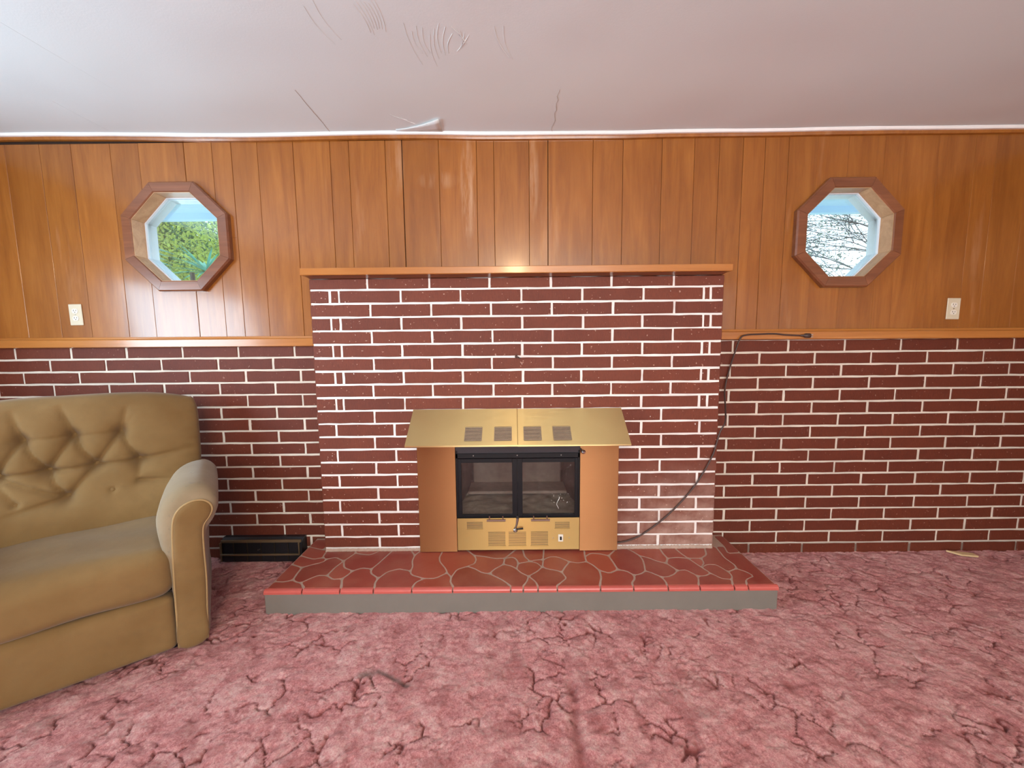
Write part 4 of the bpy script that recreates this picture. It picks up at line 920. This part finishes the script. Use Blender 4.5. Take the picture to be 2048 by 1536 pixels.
# ================================================================== RECLINER
TH = math.atan2(.605, .796)
rc = empty('recliner', (-1.592, 1.22, 0), TH); tag(rc, 'tan velour recliner with a button-tufted back and rolled arms', 'armchair')
def sq(v, p): return math.copysign(abs(v)**p, v)
def cushion(name, x0, x1, y0, y1, z0, z1, e=.22, crown=.02, mat=M_FABRIC, parent=rc, n=26, fn=None):
    # rounded block: superellipsoid-like box
    V = []; Fc = []; idx = {}
    def addv(p):
        k = (round(p[0], 5), round(p[1], 5), round(p[2], 5))
        if k not in idx: idx[k] = len(V); V.append(p)
        return idx[k]
    cx, cy, cz = (x0+x1)/2, (y0+y1)/2, (z0+z1)/2; hx, hy, hz = (x1-x0)/2, (y1-y0)/2, (z1-z0)/2
    R = e*min(hx, hy, hz)*2
    R = min(R, hx*.98, hy*.98, hz*.98)
    def warp(p):
        # p on unit cube surface; round by projecting onto rounded box
        q = Vector((p[0]*hx, p[1]*hy, p[2]*hz)); c = Vector((max(-hx+R, min(hx-R, q.x)), max(-hy+R, min(hy-R, q.y)), max(-hz+R, min(hz-R, q.z))))
        d = q-c
        if d.length > 1e-9: q = c+d.normalized()*R
        b = (1-min(1, abs(q.x/hx))**4)*(1-min(1, abs(q.y/hy))**4)
        q.z += crown*b*(1 if q.z > 0 else 0)
        bf = (1-min(1, abs(q.x/hx))**4)*(1-min(1, abs(q.z/hz))**4)
        if q.y < 0: q.y -= crown*.6*bf
        v = Vector((cx+q.x, cy+q.y, cz+q.z))
        return fn(v) if fn else v
    L = [math.sin(math.pi/2*(-1+2*i/n)) for i in range(n+1)]
    for ax in range(3):
        for sgn in (-1, 1):
            g = []
            for a in L:
                row = []
                for b in L:
                    p = [0, 0, 0]; p[ax] = sgn; p[(ax+1) % 3] = a; p[(ax+2) % 3] = b; row.append(addv(tuple(warp(p))))
                g.append(row)
            for i in range(n):
                for j in range(n):
                    f = (g[i][j], g[i+1][j], g[i+1][j+1], g[i][j+1])
                    if len(set(f)) == 4: Fc.append(f)
    return MB().add(V, Fc).build(name, mat, parent, True)
def wr(v):
    v.z += .0035*math.sin(v.x*19+v.y*7)+.002*math.sin(v.y*31+v.x*9); return v
cushion('seat', -.337, .337, -.012, .50, .240, .425, .30, .020, fn=wr)
cushion('footrest', -.326, .326, -.004, .09, .018, .236, .26, .010)
# base (hidden, dark)
MB().box(-.36, .36, .05, .66, .012, .24).build('base', M_DARK, rc)
# tufted back
BT = [(.148, .819), (.002, .821), (-.144, .821), (.207, .689), (.067, .689), (-.074, .689), (-.212, .69), (.121, .581), (-.020, .573), (-.155, .578)]
CREASE = [(0, 4), (0, 3), (1, 4), (1, 5), (2, 5), (2, 6), (3, 4), (4, 5), (5, 6), (5, 8), (4, 8), (6, 8), (0, 1, .45), (1, 2, .45), (6, 9, .5)]
EX = [((.148, .819), (.178, .94), .8), ((.148, .819), (.20, .90), .5), ((.002, .821), (-.035, .96), 1.1), ((-.144, .821), (-.17, .95), .9), ((.207, .689), (.42, .715), .9), ((-.212, .69), (-.42, .715), .9), ((-.020, .573), (-.20, .54), .9), ((.205, .68), (.205, .60), .8), ((.205, .60), (.33, .585), 1.0)]
def seg_d(px, pz, a, b):
    ax, az = a; bx, bz = b; t = max(0, min(1, ((px-ax)*(bx-ax)+(pz-az)*(bz-az))/((bx-ax)**2+(bz-az)**2)))
    return math.hypot(px-ax-t*(bx-ax), pz-az-t*(bz-az)), t
XW, ZB0, ZB1 = .430, .36, .992
N1, N2 = 130, 110; V = []; Fc = []
def back_pt(u, v, side):
    e = (1-abs(u)**7)*(1-abs(v)**6); T = max(0, e)**.42
    x = XW*u*(1-.045*abs(v)**8)*(1-.05*max(0, -v)); z = ZB0+(ZB1-ZB0)*(v+1)/2-(.045*abs(u)**3.5)*max(0, v)
    yb = .455+.32*(z-.42)
    if side > 0: return Vector((x, yb+.095*T+.02, z))
    puff = .062*T+.016*math.exp(-((z-.50)/.07)**2)*T
    dep = 0
    for k, (bx, bz) in enumerate(BT):
        d2 = (x-bx)**2+(z-bz)**2; amp = .030 if k < 7 or k == 8 else .010; w = .024 if amp > .02 else .012
        dep += amp*math.exp(-d2/w**2)+(.012 if amp > .02 else 0)*math.exp(-d2/.055**2)
    cz = 0
    for c in CREASE:
        a, b = BT[c[0]], BT[c[1]]; s = c[2] if len(c) > 2 else 1.0; dd, t = seg_d(x, z, a, b)
        cz = max(cz, s*(math.exp(-(dd/.0068)**2)*.66+.40*math.exp(-(dd/.026)**2))*(.55+.45*abs(2*t-1)))
    for a, b, s in EX:
        dd, t = seg_d(x, z, a, b); cz = max(cz, s*(math.exp(-(dd/.0095)**2)*.6+.4*math.exp(-(dd/.03)**2))*(1-t)**.7)
    y = yb-puff+dep+.031*cz*T
    # gathers at the outer corners
    ga = max(0, abs(u)-.80)/.20; y += .004*ga*math.sin(z*150+x*20)*T*(1 if z > .62 else .3)
    y -= .012*math.exp(-((x-.30*math.copysign(1, x))**2/.09**2+(z-.64)**2/.035**2))
    return Vector((x, y, z))
import itertools
for side in (-1, 1):
    base = len(V); n1, n2 = (N1, N2) if side < 0 else (40, 34)
    for j in range(n2+1):
        v = math.sin(math.pi/2*(-1+2*j/n2))*.35+(-1+2*j/n2)*.65
        for i in range(n1+1):
            u = math.sin(math.pi/2*(-1+2*i/n1))*.35+(-1+2*i/n1)*.65; V.append(back_pt(u, v, side))
    for j in range(n2):
        for i in range(n1): a = base+j*(n1+1)+i; Fc.append((a, a+1, a+n1+2, a+n1+1) if side < 0 else (a, a+n1+1, a+n1+2, a+1))
bk_ = link('backrest', mesh('backrest', V, Fc, M_FABRIC, True), rc)
# rim joining front and back shells
def rimpts(side):
    out = []; q = 90
    for k in range(q): out.append(back_pt(-1+2*k/q, 1, side))
    for k in range(q): out.append(back_pt(1, 1-2*k/q, side))
    for k in range(q): out.append(back_pt(1-2*k/q, -1, side))
    for k in range(q): out.append(back_pt(-1, -1+2*k/q, side))
    return out
a, b = rimpts(-1), rimpts(1); m = len(a)
MB().add(a+b, [(i, (i+1) % m, m+(i+1) % m, m+i) for i in range(m)]).build('side_gusset', M_FABRIC, rc, True)
for k, (bx, bz) in enumerate(BT):
    # find the surface there
    u = bx/XW; v = 2*(bz-ZB0)/(ZB1-ZB0)-1; p = back_pt(u, v, -1)
    MB().lathe([(.0085, -.004), (.0095, 0), (.008, .003), (.003, .005)], Matrix.Translation((bx, p.y-.001, bz)) @ facing((0, -1, .32)), 12).build('button', M_FABRIC, rc, True)
# rolled arms
PF = [(.330, .020), (.332, .16), (.335, .30), (.340, .42), (.348, .528), (.368, .575), (.405, .598), (.440, .597), (.463, .578), (.469, .553), (.459, .526), (.438, .493), (.432, .428), (.431, .274), (.425, .15), (.419, .020)]
PBk = [(.330, .020), (.326, .16), (.318, .30), (.300, .42), (.294, .535), (.322, .610), (.375, .652), (.440, .655), (.484, .612), (.490, .555), (.474, .505), (.448, .460), (.436, .400), (.433, .274), (.426, .15), (.421, .020)]
for sx in (1, -1):
    ringsF = crom([(x, 0, z) for x, z in PF], 4, True); ringsB = crom([(x, 0, z) for x, z in PBk], 4, True)
    n = len(ringsF); V = []; Fc = []
    LV = [(0.0, 0.0, 0), (.004, .25, 0), (.012, .55, 0), (.03, .85, 0), (.06, 1.0, 0), (.15, 1.02, .004), (.30, 1.0, .006), (.45, .92, .0), (.56, .80, -.01), (.60, .55, -.02), (.615, .2, -.03)]
    for (y, t, dz) in LV:
        for i in range(n):
            p = ringsF[i].lerp(ringsB[i], t); V.append((sx*p.x, y, p.z+dz*(1 if p.z > .3 else 0)))
    for k in range(len(LV)-1):
        for i in range(n): j = (i+1) % n; Fc.append((k*n+i, k*n+j, (k+1)*n+j, (k+1)*n+i))
    Fc.append(tuple(range((len(LV)-1)*n, len(LV)*n)))
    arm = MB().add(V, Fc).build('arm', M_WORN, rc, True); arm['label'] = 'rolled arm with worn paler velour on top'
    # front panel, slightly domed
    c = Vector((.385, 0, .33)); V = []; Fc = []
    for k, (s, yo) in enumerate(((1.0, .0), (.96, -.006), (.85, -.011), (.6, -.014), (.25, -.015))):
        for p in ringsF:
            zc_ = max(.05, min(.54, p.z)); cc = Vector((.385+(.02 if p.z > .5 else 0), 0, zc_))
            q = cc.lerp(p, s); V.append((sx*q.x, yo, q.z))
    for k in range(4):
        for i in range(n): j = (i+1) % n; Fc.append((k*n+i, k*n+j, (k+1)*n+j, (k+1)*n+i))
    Fc.append(tuple(range(4*n, 5*n)))
    MB().add(V, Fc).build('front_panel', M_FABRIC, arm, True)
    pp = [Vector((sx*p.x, -.002, p.z)) for p in crom([(x, 0, z) for x, z in PF], 6)]
    MB().tube(pp, .0042, 8).build('piping', M_PIPING, arm, True)
# outer back shell and feet
MB().bbox(-.37, .37, .56, .66, .03, .55, .02).build('back_shell', M_FABRIC, rc)
for x in (-.31, .31):
    for y in (.07, .60): MB().lathe([(.022, -.006), (.022, .014), (.018, .02)], Matrix.Translation((x, y, 0))).build('foot', M_BLACK, rc)

# ================================================================== CEILING LAMP (behind the camera)
cl = empty('ceiling_light', (.04, -.95, H)); tag(cl, 'round flush ceiling light with a warm glass dome in the middle of the room', 'ceiling light')
MB().lathe([(.12, -.004), (.125, -.02), (.115, -.026)], n=32).build('lamp_base', M_BRASS, cl)
s = NT('lamp_glass_glow'); em = s.n('ShaderNodeEmission'); em.inputs[0].default_value = (1, .62, .30, 1); em.inputs[1].default_value = 40; s.l(em.outputs[0], s.out.inputs[0])
MB().lathe([(.108, -.026), (.105, -.05), (.08, -.08), (.04, -.097), (.005, -.10)], n=32).build('lamp_shade', s.m, cl, True)
pl_ = bpy.data.lights.new('lamp_bulb', 'POINT'); pl_.energy = 42; pl_.color = (1, .66, .36); pl_.shadow_soft_size = .09
o = bpy.data.objects.new('lamp_bulb', pl_); COL.objects.link(o); o.location = (.04, -.95, H-.16)

# ================================================================== OUTSIDE
GZ = -.35
xs = np.linspace(-16, 16, 60); ys = np.linspace(2.5, 26, 50); X, Y = np.meshgrid(xs, ys)
tag(link('ground', grid_mesh('ground', X, Y, GZ+.12*vnoise(X, Y, 2.0, 71), simple('lawn_green', (.42, .46, .36), .9, 0, .5, 8, .3))), kind='structure')  # lawn colour lightened so it bounces more light up to the porch ceiling
# porch ceiling: boards on beams, one over each window
for wi, (x0, x1, lab) in enumerate(((-4.6, -1.2, 'white porch ceiling seen through the left octagonal window'), (1.2, 4.6, 'white porch ceiling seen through the right octagonal window'))):
    r = empty('porch_ceiling', ((x0+x1)/2, 2.9, 2.34)); tag(r, lab, 'porch')
    k = 0; y = 2.26
    while y < 3.40:
        MB().bbox(x0-(x0+x1)/2, x1-(x0+x1)/2, y-2.9, y+.145-2.9, 0, .02, .003).build('board', M_SOFFIT, r); y += .15
    MB().bbox(x0-(x0+x1)/2, x1-(x0+x1)/2, .52, .57, -.055, .12, .004).build('fascia', M_SOFFIT, r)
def leaf_mat(n, c, tr=.35):
    s = NT(n); v = s.coord(rand=False); f = s.noise(v, 3.5, 3)
    col = s.ramp(f, [(.3, tuple(x*.5 for x in c)), (.55, c), (.8, tuple(min(1, x*1.5) for x in c))])
    s.setp(col, .6); s.b.inputs['Transmission Weight'].default_value = 0
    tl = s.n('ShaderNodeBsdfTranslucent'); s.l(col, tl.inputs[0]); mx = s.n('ShaderNodeMixShader'); mx.inputs[0].default_value = tr
    s.l(s.b.outputs[0], mx.inputs[1]); s.l(tl.outputs[0], mx.inputs[2]); s.l(mx.outputs[0], s.out.inputs[0]); return s.m
M_BARK = simple('grey_bark', (.16, .13, .11), .9, 0, .5, 30, .3)
M_TWIG = simple('dark_twig', (.10, .11, .12), .9)
M_LEAF = leaf_mat('yellow_green_leaf', (.34, .42, .10)); M_LEAF2 = leaf_mat('deep_green_leaf', (.10, .19, .08)); M_TEAL = leaf_mat('blue_green_frond', (.13, .36, .27)); M_BUD = leaf_mat('pale_bud', (.16, .20, .16))
def leaves(mb, c, rad, n, size, rr, squash=1.0):
    for i in range(n):
        while True:
            p = Vector((rr.uniform(-1, 1), rr.uniform(-1, 1), rr.uniform(-1, 1)))
            if p.length < 1: break
        p = Vector(c)+Vector((p.x*rad, p.y*rad, p.z*rad*squash)); a = Vector((rr.gauss(0, 1), rr.gauss(0, 1), rr.gauss(0, 1))).normalized(); b = a.orthogonal().normalized(); s = size*rr.uniform(.5, 1.2)
        w = a.cross(b)*.28
        mb.add([p-a*s, p+b*s*.45+w*s, p+a*s, p-b*s*.45+w*s], [(0, 1, 2, 3)])
def branch(mb, p, d, L, r, depth, rr, ends, up=.1, spread=.6, kids=(2, 3)):
    pts = [p]; rs = [r]; n = 5; q = p.copy(); dd = d.normalized()
    for i in range(n):
        dd = (dd+Vector((rr.gauss(0, .12), rr.gauss(0, .12), rr.gauss(0, .10)+up*.3))).normalized(); q = q+dd*L/n; pts.append(q.copy()); rs.append(r*(1-.5*(i+1)/n))
    mb.tube(pts, rs, 5 if depth > 1 else 4, False); ends.append(q.copy())
    if depth <= 0: return
    for k in range(rr.randint(*kids)):
        j = rr.randint(2, n); s = Vector((rr.gauss(0, 1), rr.gauss(0, 1), rr.gauss(0, .6))).normalized()
        branch(mb, pts[j], (dd+s*spread).normalized(), L*rr.uniform(.55, .8), rs[j]*.7, depth-1, rr, ends, up, spread, kids)
def tree(name, x, y, h, label, lm, seed, n=2600, bare=False, cr=1.7, size=.09, group=None):
    rr = random.Random(seed); r = empty(name, (x, y, GZ)); tag(r, label, 'tree', group); mb = MB(); ends = []
    branch(mb, Vector((0, 0, 0)), Vector((0, 0, 1)), h*.5, .10, 4, rr, ends, .35, .8, (2, 4))
    mb.build('trunk', M_BARK, r, fix=False)
    mb = MB(); per = max(4, n//len(ends))
    for e in ends: leaves(mb, e, cr*.42, per, size, rr, .8)
    leaves(mb, (0, 0, h*.55), cr, n, size, rr, 1.15)
    o = mb.build('foliage', lm, r, fix=False); o['kind'] = 'stuff'; return r
tree('leafy_tree', -6.3, 7.6, 4.6, 'yellow-green leafy tree filling the middle of the left octagonal window', M_LEAF, 3, 9000, size=.045)
tree('leafy_tree', -10.0, 12.6, 6.0, 'darker leafy tree behind the yellow-green one in the left window', M_LEAF2, 5, 7000, cr=2.6, size=.08)
tree('leafy_tree', -18.5, 24.0, 10.0, 'deep green tree furthest back in the left window', M_LEAF2, 9, 7000, cr=4.6, size=.16)
rr = random.Random(31); r = empty('hedge_bush', (-7.6, 8.6, GZ)); r.location = (-5.05, 5.5, GZ); tag(r, 'low dense bush behind the fronds in the left octagonal window', 'bush')
mb = MB(); [mb.tube([(x_, 0, 0), (x_*1.4, .1, 1.3), (x_*1.8, 0, 2.1)], [.03, .025, .01], 5) for x_ in (-.4, 0, .4)]; mb.build('stems', M_BARK, r, fix=False)
mb = MB(); leaves(mb, (-.1, 0, 1.40), .62, 6000, .035, rr, 1.5); mb.build('foliage', M_LEAF2, r, fix=False)['kind'] = 'stuff'
# shrub with long blue-green fronds close outside the left window
rr = random.Random(12); r = empty('frond_shrub', (-3.2, 3.95, GZ)); tag(r, 'shrub with long blue-green fronds low in the left octagonal window', 'shrub')
mb = MB(); mb.tube([(0, 0, 0), (.03, 0, 1.1), (0, .02, 2.3)], [.05, .04, .02], 7); mb.build('stem', M_BARK, r)
for c, K, L0, hz in (((.16, 0, 2.30), 70, .40, .9), ((-.42, -.10, 2.33), 12, .5, .25)):
    for k in range(K):
        if hz > .5: a = rr.uniform(0, 2*math.pi); el = rr.uniform(-.1, 1.0); d = Vector((math.cos(a)*math.cos(el), math.sin(a)*math.cos(el), math.sin(el)))
        else: d = Vector((1, -.1, -.22)); 
        L = L0*rr.uniform(.7, 1.1); p0 = Vector(c)+(Vector((-.05, 0, (k-5)*.040)) if hz < .5 else Vector((0, 0, 0))); pts = []
        V = []; w0 = .011; side = d.cross(Vector((0, 0, 1))).normalized() if hz > .5 else Vector((0, .6, .8))
        for i in range(7):
            t = i/6; p = p0+d*L*t+Vector((0, 0, -.25*L*t*t*hz)); w = side*w0*math.sin(math.pi*min(.97, t*.85+.12)); V += [p-w, p+w]
        MB().add(V, [(i*2, i*2+1, i*2+3, i*2+2) for i in range(6)]).build('frond', M_TEAL, r, fix=False)
# bare tree in the right window: long near-horizontal limbs with fine twigs and buds
rr = random.Random(21); r = empty('bare_tree', (7.9, 6.4, GZ)); tag(r, 'bare spreading tree with budding twigs outside the right octagonal window', 'tree')
mb = MB(); mb.tube([(0, 0, 0), (.05, 0, 1.6), (0, .05, 3.0), (-.05, 0, 4.4)], [.16, .13, .09, .05], 8); mb.build('trunk', M_BARK, r)
allends = []
for k in range(13):
    z = 1.75+k*.24; mb = MB(); ends = []
    branch(mb, Vector((0, 0, z)), Vector((-1, rr.uniform(-.25, .1), rr.uniform(-.25, .12))), 2.9, .017, 3, rr, ends, .05, .42, (3, 6))
    mb.build('limb', M_TWIG, r, fix=False); allends += ends
mb = MB()
for e in allends: leaves(mb, e, .36, 26, .024, rr)
mb.build('buds', M_BUD, r, fix=False)['kind'] = 'stuff'
